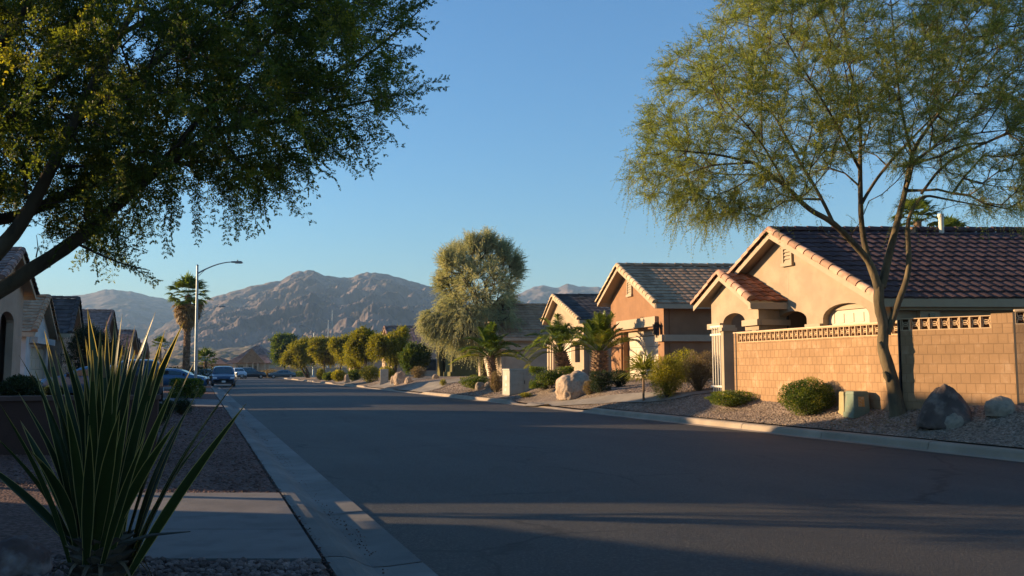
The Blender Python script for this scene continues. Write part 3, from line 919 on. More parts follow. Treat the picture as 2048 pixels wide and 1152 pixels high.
# ---- cream columned house behind the palms
GL = P(1100, 740, 55)[:2]; GR = P(1168, 740, 48)[:2]
w3 = WP(GL, GR, (1, .05)); V3 = w3.uv
h3 = house('columned_house', 'cream house with dark tile roof behind the two bushy palms', GL, GR, (1, .05), 14, 1.0, V3(1100, 640)[1], V3(1168, 640)[1], V3(1118, 596)[1], V3(1118, 600)[0] / w3.L, M['cream'], M['roof_dark'], M['cream_trim'],
           rakem=M['rake_tan'], holes=[rect(V3(1118, 700)[0], V3(1142, 700)[0], 1.05, V3(1125, 672)[1]), rect(V3(1150, 700)[0], V3(1160, 700)[0], 1.9, V3(1150, 672)[1])], tw=.33, amp=.01, fine=2)
garage_door(h3, V3(1118, 700)[0] - .02, V3(1142, 700)[0] + .02, 1.05, V3(1125, 674)[1], M['door'])
g = G(); z1 = V3(1168, 683)[1]; w3.box(g, V3(1142, 700)[0] + .05, w3.L + .08, z1, z1 + .3, .003, .14); h3.s1.box(g, -.25, 1.5, z1 + .003, z1 + .297, .003, .14); w3.box(g, V3(1142, 700)[0] + .05, w3.L + .08, 1.0, 1.5, .003, .14); objs('cornice', g, M['cream_trim'], h3.root)
g = G()
for k_ in (.15, .75, 1.35):
    w3.box(g, k_, k_ + .3, 1.0, z1, .003, .22)
objs('pilaster', g, M['cream_trim'], h3.root)
g = G(); w3.plate(g, rect(V3(1149, 700)[0], V3(1161, 700)[0], 1.85, V3(1150, 670)[1]), [], .02, -.3); obj('window', g, M['glass'], h3.root)

# ---- beige house further along
GL = P(957, 740, 67)[:2]; GR = P(1003, 740, 60)[:2]
w4 = WP(GL, GR, (1, .05)); V4 = w4.uv
h4 = house('beige_house', 'beige house with grey roof right of the tall weeping tree', GL, GR, (1, .05), 13, .9, V4(960, 672)[1], V4(1003, 672)[1], V4(985, 612)[1], .5, M['beige'], M['roof_grey'], M['cream_trim'],
           rakem=M['rake_tan'], holes=[rect(V4(963, 700)[0], V4(985, 700)[0], .95, V4(970, 700)[1])], tw=.33, amp=.01, fine=2)
garage_door(h4, V4(963, 700)[0], V4(985, 700)[0], .95, V4(970, 701)[1], M['door'])
g = G(); z1 = V4(1003, 700)[1]; w4.box(g, V4(985, 700)[0] + .05, w4.L + .1, z1, z1 + .35, .003, .2); h4.s1.box(g, -.25, 1.6, z1 + .003, z1 + .347, .003, .2)
h4.s1.box(g, -.25, 1.55, .9, 1.4, .003, .16); objs('cornice', g, M['cream_trim'], h4.root)
g = G(); h4.s1.box(g, 5.3, 5.45, 1.0, z1, .003, .1); h4.s1.box(g, 5.2, 5.55, 1.4, 2.0, .003, .15); obj('downpipe', g, M['iron_d'], h4.root)

# ---- olive house
GL = P(874, 745, 82)[:2]; GR = P(904, 745, 74)[:2]
w5 = WP(GL, GR, (1, .05)); V5 = w5.uv
h5 = house('olive_house', 'olive green house with a banded corner column beneath the weeping tree', GL, GR, (1, .05), 12, .75, V5(874, 680)[1], V5(904, 676)[1], V5(888, 640)[1], .5, M['olive'], M['roof_grey'], M['olive'],
           holes=[rect(V5(880, 700)[0], V5(891, 700)[0], .8, V5(885, 692)[1])], tw=.35, amp=.01, fine=2)
g = G(); w5.plate(g, rect(V5(880, 700)[0] - .1, V5(891, 700)[0] + .1, .8, V5(885, 690)[1]), [], .05, -.4); obj('door', g, M['glass'], h5.root)
g = G(); z1 = V5(904, 697)[1]; w5.box(g, V5(891, 700)[0], w5.L + .15, z1, z1 + .35, .003, .2); h5.s1.box(g, -.25, 2.4, z1 + .003, z1 + .347, .003, .2); w5.box(g, V5(880, 700)[0] - .3, V5(891, 700)[0] - .05, V5(885, 688)[1], V5(885, 688)[1] + .35, .003, .2)
h5.s1.box(g, -.25, 2.35, .75, 1.3, .003, .17); w5.box(g, V5(891, 700)[0], w5.L + .15, .75, 1.3, .003, .17); objs('cornice', g, M['olive'], h5.root)
g = G(); h5.s1.box(g, 2.6, 11.5, .8, z1 + .5, .004, .03); obj('painted_shade_panel', g, mat('painted_shade_brown', (.09, .06, .04), (.12, .08, .055), rough=.95), h5.root)  # dark sheet paints the shade of the side wall

# ---- pink beige house, and small beige one
GL = P(764, 745, 103)[:2]; GR = P(786, 745, 95)[:2]
w6 = WP(GL, GR, (1, .05)); V6 = w6.uv
h6 = house('pink_house', 'pink beige house with a long low roof behind the yellow green trees', GL, GR, (1, .05), 13, .55, V6(768, 690)[1], V6(786, 690)[1], V6(775, 656)[1], .5, M['pinkish'], M['roof_pink'], M['cream_trim'], tw=.35, amp=.01, fine=2)
g = G(); w6.box(g, w6.L - 1.2, w6.L + .1, .55, V6(786, 705)[1], .003, .2); obj('corner_column', g, M['cream_trim'], h6.root)
g = G(); h6.s1.box(g, 3, 4.4, 1.4, 2.6, .003, .04); obj('window', g, M['glass'], h6.root)
GL = P(697, 748, 125)[:2]; GR = P(708, 748, 116)[:2]
w7 = WP(GL, GR, (1, .05)); V7 = w7.uv
h7 = house('small_gable_house', 'small beige gabled house among the yellow green street trees', GL, GR, (1, .05), 12, .4, V7(697, 702)[1], V7(708, 702)[1], V7(702, 678)[1], .5, M['beige'], M['roof_pink'], M['cream_trim'], tw=.35, amp=.01, fine=2, holes=[rect(w7.L * .3, w7.L * .7, .5, 2.6)])
g = G(); w7.plate(g, rect(w7.L * .28, w7.L * .72, .45, 2.65), [], .04, -.3); obj('garage_door', g, M['door'], h7.root)
g = G(); h7.s1.box(g, 3.5, 4.6, 1.3, 2.4, .003, .04); obj('window', g, M['glass'], h7.root)

# ---- houses on the left
def lhouse(label, a0, a1, l1, dl, zb, ze, zp, wm, rm, rk=None, name='house', **kw):
    p0 = xy(l1, a0); p1 = xy(l1, a1)
    return house(name, label, p0, p1, (-NV[0], -NV[1]), dl, zb, ze, ze, zp, .5, wm, rm, M['cream_trim'], rakem=rk, tw=.33, **kw)
# two houses beyond the left edge of the frame (their shadows cross the street)
def phouse(label, a0, a1, l1, dl, zb, ze, zp, wm, rm):
    # ridge parallel to the street
    return house('house', label, xy(l1, a0), xy(l1 - dl, a0), DV, a1 - a0, zb, ze, ze, zp, .5, wm, rm, M['cream_trim'], tw=.33, fine=2, amp=.01)
hA = phouse('beige house standing nearest on the left, mostly outside the frame', -8.0, 14.3, -9.5, 9, .25, 2.6, 4.25, M['beige'], M['roof_pink'])
hB = phouse('tan house second on the left, outside the frame', 20.8, 30.8, -9.5, 8, .35, 3.6, 6.95, M['tan_l'], M['roof_pink'])
hC = lhouse('beige house with a tall arched entry at the left edge of the photo', 33.0, 38.8, -6.6, 7, .35, 4.5, 5.7, M['tan_l'], M['roof_pink'], name='arch_house', amp=.02, holes=[lambda wp: arch(wp.uv(-2, 700)[0], wp.uv(25, 700)[0], .4, wp.uv(12, 642)[1], wp.uv(12, 622)[1])])
g = G(); kA, kB = hC.wp.uv(-2, 700)[0], hC.wp.uv(25, 700)[0]; hC.wp.plate(g, rect(kA - .2, kB + .2, .38, 3.9), [], .04, -.9); obj('entry_wall', g, M['dark'], hC.root)  # back of the arch coloured near-black for the shade inside
g = G(); hC.wp.box(g, kA - .12, kB + .12, .36, .46, -.2, .12); obj('threshold', g, M['cream_trim'], hC.root)
s0 = hC.s0
hD = lhouse('white stucco house with pale tiled roof second from the left edge', 45.8, 52.3, -7.6, 7, .35, 3.3, 5.0, M['white_st'], M['roof_grey'], name='white_house', amp=.02, holes=[rect(1.2, 5.8, .4, 2.6)])
garage_door(hD, 1.15, 5.85, .4, 2.62, M['door'])
g = G(); hD.wp.box(g, .8, 6.2, 2.75, 3.05, .003, .35); obj('garage_canopy', g, M['white_st'], hD.root)
hE = lhouse('tan house with a gable facing the street behind the white house', 52.9, 57.6, -7.0, 7, .4, 3.6, 5.4, M['tan_l'], M['roof_dark'], name='tan_house', fine=2, amp=.01)
hF = lhouse('house with long reddish brown tile roof on the left behind the bare shrub', 65.5, 77.8, -6.6, 8, .4, 3.3, 5.7, M['tan_l'], M['roof_pink'], name='brown_roof_house', fine=2, amp=.01)
hG = lhouse('beige house with a small brown gable further down the left side', 84, 96, -6.2, 8, .4, 3.2, 5.0, M['beige'], M['roof_pink'], name='beige_gable_house', fine=2, amp=.01)
hH = lhouse('low brown roofed house left of the tall fan palm', 104, 114, -7, 8, .35, 3.1, 4.8, M['tan_l'], M['roof_dark'], name='low_brown_house', fine=2, amp=.01)
hI = lhouse('farthest brown house on the left side of the street', 121, 131, -7, 8, .3, 3.1, 4.8, M['tan_l'], M['roof_pink'], name='far_brown_house', fine=2, amp=.01)

# ---- end of the street: hip roofed house and walls
d = 182.0
def PX(px, dd): return (px - 1024) / F * dd
root = thing('hip_roof_house', (PX(505, d), d, 0), 'hip roofed beige house closing the far end of the street', 'house', 'houses along the street')
g = G(); g.hexa([(PX(468, d), d, -.3), (PX(540, d), d, -.3), (PX(548, d), d + 10, -.3), (PX(462, d), d + 10, -.3)], [(PX(468, d), d, 2.9), (PX(540, d), d, 2.9), (PX(548, d), d + 10, 2.9), (PX(462, d), d + 10, 2.9)]); obj('wall', g, M['beige'], root)
g = G()
e = [(PX(455, d), d - .6, 2.8), (PX(546, d), d - .6, 2.8), (PX(556, d), d + 11, 2.8), (PX(446, d), d + 11, 2.8)]
r0, r1 = (PX(500, d), d + 4.5, 6.6), (PX(506, d), d + 5.5, 6.6)
tile_roof(g, e[0], e[1], r1, r0, .5, .5, 0, fine=1); g.poly([e[1], e[2], r1], .5); g.poly([e[3], e[0], r0], .5); g.poly([e[2], e[3], r0, r1], .5)
obj('roof', g, M['roof_pink'], root)
g = G()
g.poly([(PX(482, d), d - .7, 2.85), (PX(532, d), d - .7, 2.85), (PX(507, d), d - .7, 5.6)])
g.slab([(PX(478, d), d - .9, 2.7), (PX(507, d), d - .9, 5.9), (PX(507, d), d - .9, 5.6), (PX(481, d), d - .9, 2.7)], (0, .15, 0)); g.slab([(PX(536, d), d - .9, 2.7), (PX(507, d), d - .9, 5.9), (PX(507, d), d - .9, 5.6), (PX(533, d), d - .9, 2.7)], (0, .15, 0))
obj('gable_front', g, M['roof_grey'], root)
g = G()
for a_, b_ in ((478, 488), (500, 506), (511, 516)): g.box((PX((a_ + b_) / 2, d), d - .03, .6), PX(b_, d) - PX(a_, d), .05, 1.7)
objs('window', g, M['glass'], root)
g = G()
for a_ in (474, 497, 509, 519, 533): g.box((PX(a_, d), d - .4, 0), .3, .3, 2.8)
objs('porch_post', g, M['cream_trim'], root)
for (x0, x1, zt, m_, lab) in ((541, 552, 1.7, 'tan_l', 'short brown garden wall right of the hip roofed house'), (552, 579, 2.0, 'pinkish', 'sunlit tan wall at the far end of the street'), (579, 628, 1.9, 'tan_l', 'grey brown wall at the far end behind the multi trunk tree'), (628, 700, 1.8, 'tan_l', 'far brown wall behind the yellow green trees')):
    dd = 176
    o = G(); o.box((PX((x0 + x1) / 2, dd), dd, -.3), PX(x1, dd) - PX(x0, dd) - .02, .2, zt + .3); o.box((PX((x0 + x1) / 2, dd), dd, zt), PX(x1, dd) - PX(x0, dd) - .02, .3, .08)
    tag(obj('garden_wall', o, M[m_], org=(PX((x0 + x1) / 2, dd), dd, 0)), lab, 'wall')
root = thing('distant_house', (PX(400, 195), 195, 0), 'distant low beige house between the lamp post and the blue minivan', 'house', 'houses along the street')
g = G(); g.box((PX(425, 195), 200, -.3), 11, 8, 3.0); obj('wall', g, M['beige'], root)
g = G(); 
a_ = PX(400, 195); b_ = PX(452, 195)
g.hexa([(a_ - .6, 195, 2.7), (b_ + .6, 195, 2.7), (b_ + .6, 205, 2.7), (a_ - .6, 205, 2.7)], [(a_ + 3, 199, 4.2), (b_ - 3, 199, 4.2), (b_ - 3, 201, 4.2), (a_ + 3, 201, 4.2)]); obj('roof', g, M['roof_pink'], root)

# low brown garden wall on the left
wl = WP(P(-260, 900, 13.0)[:2], P(312, 900, 14.2)[:2], (0, 1))
root = thing('low_garden_wall', (*((wl.p0 + wl.p1) / 2), .15), 'low dark brown garden wall behind the big spiky yucca', 'wall')
g = G(); wl.box(g, 0, wl.L, .05, 1.02, -.25, 0); obj('wall_body', g, stucco('dark_brown_wall', (.075, .042, .035)), root)
g = G(); wl.box(g, -.03, wl.L + .03, 1.02, 1.09, -.28, .03); obj('cap', g, stucco('brown_cap', (.12, .075, .065)), root)
# ---------------------------------------------------------------- foliage toolkit
def unit(v): return v / (np.linalg.norm(v, axis=-1, keepdims=True) + 1e-9)
def rdir(n):
    return unit(rng.normal(size=(n, 3)))

def leaves(g, c, d, L, w, rnd=None, nrm=None, tip=.0):
    """rhombic leaves: c base points, d directions (unit), L lengths, w widths"""
    n = len(c)
    L = np.broadcast_to(L, (n,))[:, None]; w = np.broadcast_to(w, (n,))[:, None]
    side = unit(np.cross(d, rdir(n) if nrm is None else nrm))
    p0 = c; p1 = c + d * L * .45 + side * w / 2; p2 = c + d * L; p3 = c + d * L * .45 - side * w / 2
    V = np.stack([p0, p1, p2, p3], 1).reshape(-1, 3)
    g.add(V, np.arange(4 * n).reshape(n, 4), rng.uniform(.02, 1, n) if rnd is None else rnd)

def sprays(gs, gl, S, D, L, droop, m, leafL, leafw, ang=55, stem=.006, rnd=None, pin=0, spread=1.0, up=None, curl=0.0):
    """curved twigs from S along D (N) with m pairs of leaflets; pin>0: each leaflet is itself a pinna with pin pairs"""
    N = len(S)
    L = np.broadcast_to(L, (N,)); droop = np.broadcast_to(droop, (N,))[:, None]
    t = np.linspace(.08, 1, m)
    gv = np.array([0, 0, -1.0])
    def curve(tt): return S[:, None] + D[:, None] * (L[:, None] * tt[None])[..., None] + gv * (droop * L[:, None] * tt[None] ** 2)[..., None]
    ts = np.linspace(0, 1, 4)
    C = curve(ts)
    side = unit(np.cross(D, rdir(N)))
    if gs is not None:
        ww = stem * np.array([1, .75, .5, .2])
        A = C + side[:, None] * ww[None, :, None]; B = C - side[:, None] * ww[None, :, None]
        V = np.stack([A, B], 2).reshape(N, 8, 3)
        f = np.array([[0, 1, 3, 2], [2, 3, 5, 4], [4, 5, 7, 6]])
        gs.add(V.reshape(-1, 3), (f[None] + 8 * np.arange(N)[:, None, None]).reshape(-1, 4), .5)
    Pn = curve(t)
    T = unit(D[:, None] * np.ones((1, m, 1)) + gv * (2 * droop * t[None])[..., None])
    nr = unit(np.cross(T, side[:, None] + .25 * rng.normal(size=(N, m, 3))))
    sd = unit(np.cross(nr, T))
    a = math.radians(ang)
    base_r = rng.uniform(.02, 1, N) if rnd is None else rnd
    for sg in (-1, 1):
        d = unit(T * math.cos(a) + sg * sd * math.sin(a) * spread + .22 * rng.normal(size=(N, m, 3)) + gv * curl)
        ll = leafL * (1 - .55 * t)[None, :] * rng.uniform(.75, 1.2, (N, m))
        rr = np.clip(base_r[:, None] + rng.uniform(-.25, .25, (N, m)), .02, 1)
        if not pin:
            leaves(gl, Pn.reshape(-1, 3), d.reshape(-1, 3), ll.ravel(), leafw, rr.ravel())
        else:
            q = Pn.reshape(-1, 3); dd = d.reshape(-1, 3); lf = ll.ravel(); K = len(q)
            s2 = unit(np.cross(nr.reshape(-1, 3) + .3 * rng.normal(size=(K, 3)), dd))
            for tt in np.linspace(.2, 1, pin):
                for s3 in (-1, 1):
                    d3 = unit(dd * .6 + s3 * s2 * .8 + .15 * rng.normal(size=(K, 3)))
                    leaves(gl, q + dd * (lf * tt)[:, None], d3, lf * .36 * (1.15 - .5 * tt), leafw, np.clip(rr.ravel() + rng.uniform(-.1, .1, K), .02, 1))

def inpoly(px, py, poly):
    poly = np.asarray(poly, float); x, y = px, py
    r = np.zeros(len(x), bool); j = len(poly) - 1
    for i in range(len(poly)):
        xi, yi = poly[i]; xj, yj = poly[j]
        c = ((yi > y) != (yj > y)) & (x < (xj - xi) * (y - yi) / (yj - yi + 1e-12) + xi)
        r ^= c; j = i
    return r

def resample(pts, step):
    pts = np.asarray(pts, float)
    # smooth by catmull-rom like interpolation
    seg = np.linalg.norm(np.diff(pts, axis=0), axis=1); s = np.concatenate([[0], np.cumsum(seg)])
    n = max(2, int(s[-1] / step) + 1)
    t = np.linspace(0, s[-1], n * 4)
    q = np.stack([np.interp(t, s, pts[:, k]) for k in range(pts.shape[1])], 1)
    k = max(1, int(n * 4 / max(4, len(pts) * 2.2)))
    if k > 1 and len(q) > 2 * k:
        pad = np.concatenate([np.repeat(q[:1], k, 0), q, np.repeat(q[-1:], k, 0)])
        ker = np.ones(2 * k + 1) / (2 * k + 1)
        sm = np.stack([np.convolve(pad[:, c], ker, 'valid') for c in range(q.shape[1])], 1)
        sm[0] = q[0]; sm[-1] = q[-1]; q = sm
    idx = np.linspace(0, len(q) - 1, n).astype(int)
    return q[idx]

def grow(limbs, att, bf=.35, tip=.006, jag=.05, step=.25, exp=2.3, seedr=None):
    """minimum-cost growth of side branches from given limbs to the attractors.
    limbs: list of arrays (x,y,z,r); returns nodes, parents, radii, dirs at the attractors"""
    pos = []; par = []; pl = []; fix = []
    for lb in limbs:
        q = resample(lb, step)
        for i, p in enumerate(q):
            pos.append(p[:3]); fix.append(p[3])
            if i == 0:
                if len(pos) > 1:
                    dd = np.linalg.norm(np.array(pos[:-1]) - p[:3], axis=1); k = int(dd.argmin()); par.append(k); pl.append(pl[k] + dd[k])
                else: par.append(-1); pl.append(0)
            else: par.append(len(pos) - 2); pl.append(pl[-1] + np.linalg.norm(pos[-1] - pos[-2]))
    nfix = len(pos)
    cap = nfix + len(att) * 8
    PP = np.zeros((cap, 3)); PP[:nfix] = pos; LL = np.zeros(cap); LL[:nfix] = pl
    par = list(par); n = nfix
    FX = np.array(fix)
    root = PP[0]
    dist0 = np.array([np.min(np.linalg.norm(PP[:nfix] - a, axis=1)) for a in att])
    ends = []
    order = np.argsort(dist0)
    ok = np.zeros(cap, bool); ok[:nfix] = FX < (seedr or 1e9)
    for ai in order:
        a = att[ai]
        dv = a - PP[:n]; dd = np.linalg.norm(dv, axis=1)
        cost = dd + bf * LL[:n] + (~ok[:n]) * 1e3
        k = int(cost.argmin()); D = dd[k]
        m = max(1, min(7, int(D / step)))
        p0 = PP[k]
        pd = PP[k] - PP[par[k]] if par[k] >= 0 else np.array([0, 0, 1.0])
        pd = pd / (np.linalg.norm(pd) + 1e-9)
        last = k
        for i in range(1, m + 1):
            t = i / m
            mid = p0 + (a - p0) * t + pd * D * .22 * (t * (1 - t) * 2) + (rng.normal(size=3) * jag * D * .3 if i < m else 0)
            PP[n] = mid; par.append(last); LL[n] = LL[last] + np.linalg.norm(mid - PP[last]); ok[n] = True
            last = n; n += 1
        ends.append(last)
    PP = PP[:n]; par = np.array(par)
    cnt = np.zeros(n)
    cnt[ends] = 1
    for i in range(n - 1, 0, -1):
        if par[i] >= 0 and par[i] < i: cnt[par[i]] += cnt[i]
    R = tip * np.maximum(cnt, 1) ** (1 / exp)
    R[:nfix] = FX
    pr = np.where(par >= 0, R[np.maximum(par, 0)], 1)
    R = np.minimum(R, np.maximum(pr * .9, tip)) if True else R
    R[:nfix] = FX
    ends = np.array(ends)
    dirs = unit(PP[ends] - PP[par[ends]])
    return PP, par, R, nfix, ends, dirs

def limb_tubes(g, limbs, step=.15, n=10, wob=.05):
    for lb in limbs:
        q = resample(lb, step)
        g.tube(q[:, :3], q[:, 3], n, wob=wob)

def branch_tubes(g, PP, par, R, nfix, n=4):
    idx = np.arange(nfix, len(PP))
    a = PP[par[idx]]; b = PP[idx]; ra = np.minimum(R[par[idx]], R[idx] * 1.5); rb = R[idx]
    t = unit(b - a); u = unit(np.cross(t, rdir(len(idx)))); w = np.cross(t, u)
    an = np.arange(n) * 2 * math.pi / n
    ring = lambda c, r: c[:, None] + (np.cos(an)[None, :, None] * u[:, None] + np.sin(an)[None, :, None] * w[:, None]) * r[:, None, None]
    V = np.concatenate([ring(a - t * ra[:, None] * .3, ra), ring(b, rb)], 1).reshape(-1, 3)
    f = np.array([[i, (i + 1) % n, n + (i + 1) % n, n + i] for i in range(n)])
    g.add(V, (f[None] + 2 * n * np.arange(len(idx))[:, None, None]).reshape(-1, 4), rng.uniform(.1, 1, len(idx) * n))

M['bark_green'] = mat('palo_verde_bark', (.075, .055, .030), (.15, .11, .06), scale=3, rough=.9, bump=.02, bscale=12, c3=(.05, .04, .03), s3=9, w3=.9, stretch=(1, 1, .35))
M['bark_dark'] = mat('dark_bark', (.055, .04, .028), (.10, .075, .05), scale=4, rough=.9, bump=.02, bscale=14, c3=(.025, .02, .015), s3=9, w3=.8, stretch=(1, 1, .35))
M['twig'] = mat('green_twig', (.07, .065, .022), (.11, .10, .035), scale=5, rough=.8)
M['leaf_r'] = leaf_mat('feathery_palo_verde_leaf', (.135, .165, .045), (.23, .25, .07), .5, c3=(.38, .33, .06))
M['leaf_l'] = leaf_mat('mesquite_leaf', (.045, .068, .018), (.14, .155, .03), .55, c3=(.28, .24, .035))
M['leaf_m'] = leaf_mat('weeping_acacia_leaf', (.20, .22, .13), (.42, .41, .26), .5, c3=(.55, .48, .28), tcol=(1.3, 1.25, .7))
M['leaf_y'] = leaf_mat('yellow_green_leaf', (.12, .12, .012), (.25, .225, .022), .45, c3=(.42, .34, .04))
M['leaf_g'] = leaf_mat('green_hedge_leaf', (.035, .065, .012), (.10, .135, .02), .4, c3=(.22, .22, .03))
M['leaf_d'] = leaf_mat('dark_green_leaf', (.014, .026, .010), (.035, .05, .018), .3)
M['leaf_dry'] = leaf_mat('dry_shrub_leaf', (.13, .09, .045), (.20, .14, .075), .3, c3=(.28, .21, .12))
M['palm'] = leaf_mat('palm_leaflet', (.055, .09, .014), (.13, .17, .025), .4, rough=.4, c3=(.28, .25, .05))
M['palm_dead'] = leaf_mat('dead_palm_frond', (.16, .10, .04), (.27, .17, .07), .3)
M['palm_trunk'] = mat('palm_trunk', (.16, .10, .06), (.28, .18, .11), scale=6, rough=.95, rnd=.5, bump=.01, bscale=30)

# ---------------------------------------------------------------- big feathery tree on the right
def pr(lst, d0):
    """limb polyline from (px, py, extra depth, radius)"""
    return np.array([[*P(a, b, d0 + c), r] for a, b, c, r in lst])
dR = 18.35
baseR = gp(1797, 826)
dR = baseR[1]
trunk = [pr([(1797, 832, 0, .25), (1792, 800, 0, .185), (1782, 750, 0, .165), (1764, 695, 0, .15), (1768, 650, 0, .145), (1757, 610, 0, .14), (1758, 568, 0, .135)], dR)]
limbsR = [
    pr([(1757, 580, 0, .12), (1742, 525, -.1, .095), (1705, 485, -.3, .085), (1665, 443, -.5, .08), (1618, 420, -.8, .07), (1575, 375, -1.1, .055), (1510, 325, -1.5, .04), (1430, 308, -1.9, .028), (1345, 300, -2.3, .015)], dR),
    pr([(1760, 580, 0, .12), (1735, 520, .2, .09), (1722, 450, .3, .075), (1720, 340, .4, .06), (1722, 250, .5, .045), (1702, 150, .6, .03), (1688, 40, .7, .02), (1680, -60, .8, .012)], dR),
    pr([(1763, 575, .05, .12), (1778, 510, .2, .10), (1798, 430, .4, .085), (1815, 365, .5, .07), (1822, 305, .6, .06), (1870, 235, .9, .045), (1950, 150, 1.2, .03), (2040, 60, 1.5, .018)], dR),
    pr([(1774, 668, 0, .10), (1795, 610, -.15, .085), (1817, 550, -.3, .075), (1818, 505, -.35, .07), (1814, 440, -.4, .055), (1842, 388, -.5, .04), (1900, 400, -.6, .025), (1980, 415, -.8, .015)], dR),
    pr([(1842, 388, -.5, .04), (1885, 330, -.7, .035), (1960, 290, -1.2, .028), (2060, 250, -1.8, .018), (2150, 230, -2.2, .01)], dR),
    pr([(1722, 410, .3, .05), (1745, 368, .5, .045), (1790, 312, .9, .04), (1845, 255, 1.6, .03), (1920, 180, 2.3, .018)], dR),
    pr([(1665, 443, -.5, .05), (1640, 390, -.4, .045), (1603, 330, -.2, .04), (1545, 225, .2, .028), (1480, 130, .5, .015)], dR),
    pr([(1575, 375, -1.1, .03), (1520, 280, -1.6, .025), (1440, 190, -2.2, .015), (1400, 130, -2.6, .008)], dR),
    pr([(1510, 325, -1.5, .03), (1420, 330, -1.2, .024), (1340, 360, -.9, .014), (1290, 380, -.7, .008)], dR),
    pr([(1720, 340, .4, .045), (1680, 260, -.2, .035), (1620, 160, -1.2, .025), (1560, 60, -2, .014)], dR),
    pr([(1822, 305, .6, .045), (1800, 210, .2, .035), (1790, 100, -.3, .024), (1780, -20, -.8, .014)], dR),
    pr([(1700, 482, -.3, .02), (1650, 470, -.5, .012), (1640, 440, -.6, .006)], dR),
]
polyR = [(1250, 350), (1290, 300), (1300, 230), (1325, 165), (1340, 125), (1385, 95), (1430, 60), (1450, 5), (1500, -30), (1600, -70), (1900, -110), (2150, -60), (2290, 80), (2310, 250), (2230, 370), (2080, 420), (1960, 425), (1900, 395), (1880, 350), (1800, 345), (1760, 300), (1690, 320), (1640, 345), (1610, 395), (1560, 410), (1540, 430), (1440, 450), (1370, 440), (1300, 395)]
# crown attractors inside the outline, spread in depth like a lens
def crown_pts(poly, n, d0, half, cx, cy, rx, ry, edge=.35, shell=.0, dfun=None):
    poly = np.asarray(poly, float)
    x0, y0 = poly.min(0); x1, y1 = poly.max(0)
    px = rng.uniform(x0, x1, n * 6); py = rng.uniform(y0, y1, n * 6)
    k = inpoly(px, py, poly); px = px[k][:n * 2]; py = py[k][:n * 2]
    # clumping
    cl = np.array([noise.noise(Vector((a * .012, b * .012, 3.3))) for a, b in zip(px, py)])
    k = cl > rng.uniform(-.9, .15, len(cl)); px = px[k][:n]; py = py[k][:n]
    rr = np.clip(1 - ((px - cx) / rx) ** 2 - ((py - cy) / ry) ** 2, .08, 1) ** .5
    dz = rng.uniform(-1, 1, len(px)) * half * rr
    off = dfun(px, py) if dfun else 0
    return np.array([P(a, b, d0 + c) for a, b, c in zip(px, py, dz + off)])
attR = crown_pts(polyR, 1900, dR, 3.0, 1790, 200, 560, 330, dfun=lambda x, y: np.clip((1700 - x) / 400, 0, 1) * -1.3)
PPn, par, R, nf, ends, dirs = grow(limbsR, attR, bf=.42, tip=.0045, step=.28, exp=2.4, seedr=.075)
for lb in trunk + limbsR: lb[:, 3] *= .80
treeR = thing('feathery_tree', baseR, 'tall feathery green tree leaning over the tan block wall on the right', 'tree')
g = G(); limb_tubes(g, trunk, .12, 14, .06)
for a_, b_, s_ in ((1761, 688, .07), (1770, 748, .062)):
    c = P(a_, b_, dR - .04); g.tube([c + (.06, 0, -.16), c + (.02, -.02, -.03), c + (-.035, -.03, .05)], [s_ * .7, s_, s_ * .55], 9, wob=.25)
obj('trunk', g, M['bark_green'], treeR, smooth=True)
g = G(); limb_tubes(g, limbsR, .12, 10, .04); branch_tubes(g, PPn, par, R, nf, 4)
obj('limbs', g, M['bark_green'], treeR, smooth=True)
crc = P(1790, 330, dR)
E = PPn[ends]
def twig_dirs(E, dirs, crc, k, out=.5, rn=.5, upb=0.0):
    o = unit(E - crc)
    S = np.repeat(E, k, 0)
    D = unit(np.repeat(dirs, k, 0) * .5 + np.repeat(o, k, 0) * out + rn * rdir(len(S)) + np.array([0, 0, upb]))
    return S, D
S, D = twig_dirs(E, dirs, crc, 8, .35, .85, .12)
# extra twigs along the thinner branches
thin = np.where((R < .012) & (np.arange(len(R)) >= nf))[0]
S2 = PPn[thin]; D2 = unit(unit(PPn[thin] - PPn[par[thin]]) * .7 + .7 * rdir(len(thin)))
gs, gl = G(), G()
rn_ = np.clip(rng.uniform(.05, .75, len(E)), 0, 1).repeat(8)
sprays(gs, gl, S, D, rng.uniform(.28, .66, len(S)), .22, 12, .115, .013, ang=38, stem=.0035, rnd=rn_)
sprays(gs, gl, S2, D2, rng.uniform(.2, .5, len(S2)), .25, 9, .105, .011, ang=38, stem=.003)
# hanging sprays along the lower left edge
lowpx = [(1262, 345), (1275, 380), (1300, 400), (1345, 420), (1372, 440), (1395, 445), (1430, 440), (1460, 440), (1490, 430), (1530, 420), (1560, 410), (1355, 400), (1410, 420), (1480, 400), (1590, 395), (1440, 415), (1385, 430), (1900, 400), (1960, 420), (2010, 425), (2040, 430), (1830, 400), (1812, 420)]
Sx = np.array([P(a + rng.uniform(-10, 10), b - rng.uniform(10, 60), dR - 1.3 + rng.uniform(-.9, .9)) for a, b in lowpx for _ in range(5)])
Dx = unit(np.array([-.15, 0, -.75]) + .45 * rdir(len(Sx)))
sprays(gs, gl, Sx, Dx, rng.uniform(.5, .95, len(Sx)), .35, 20, .10, .011, ang=42, stem=.004)
obj('twigs', gs, M['twig'], treeR)
obj('crown', gl, M['leaf_r'], treeR)

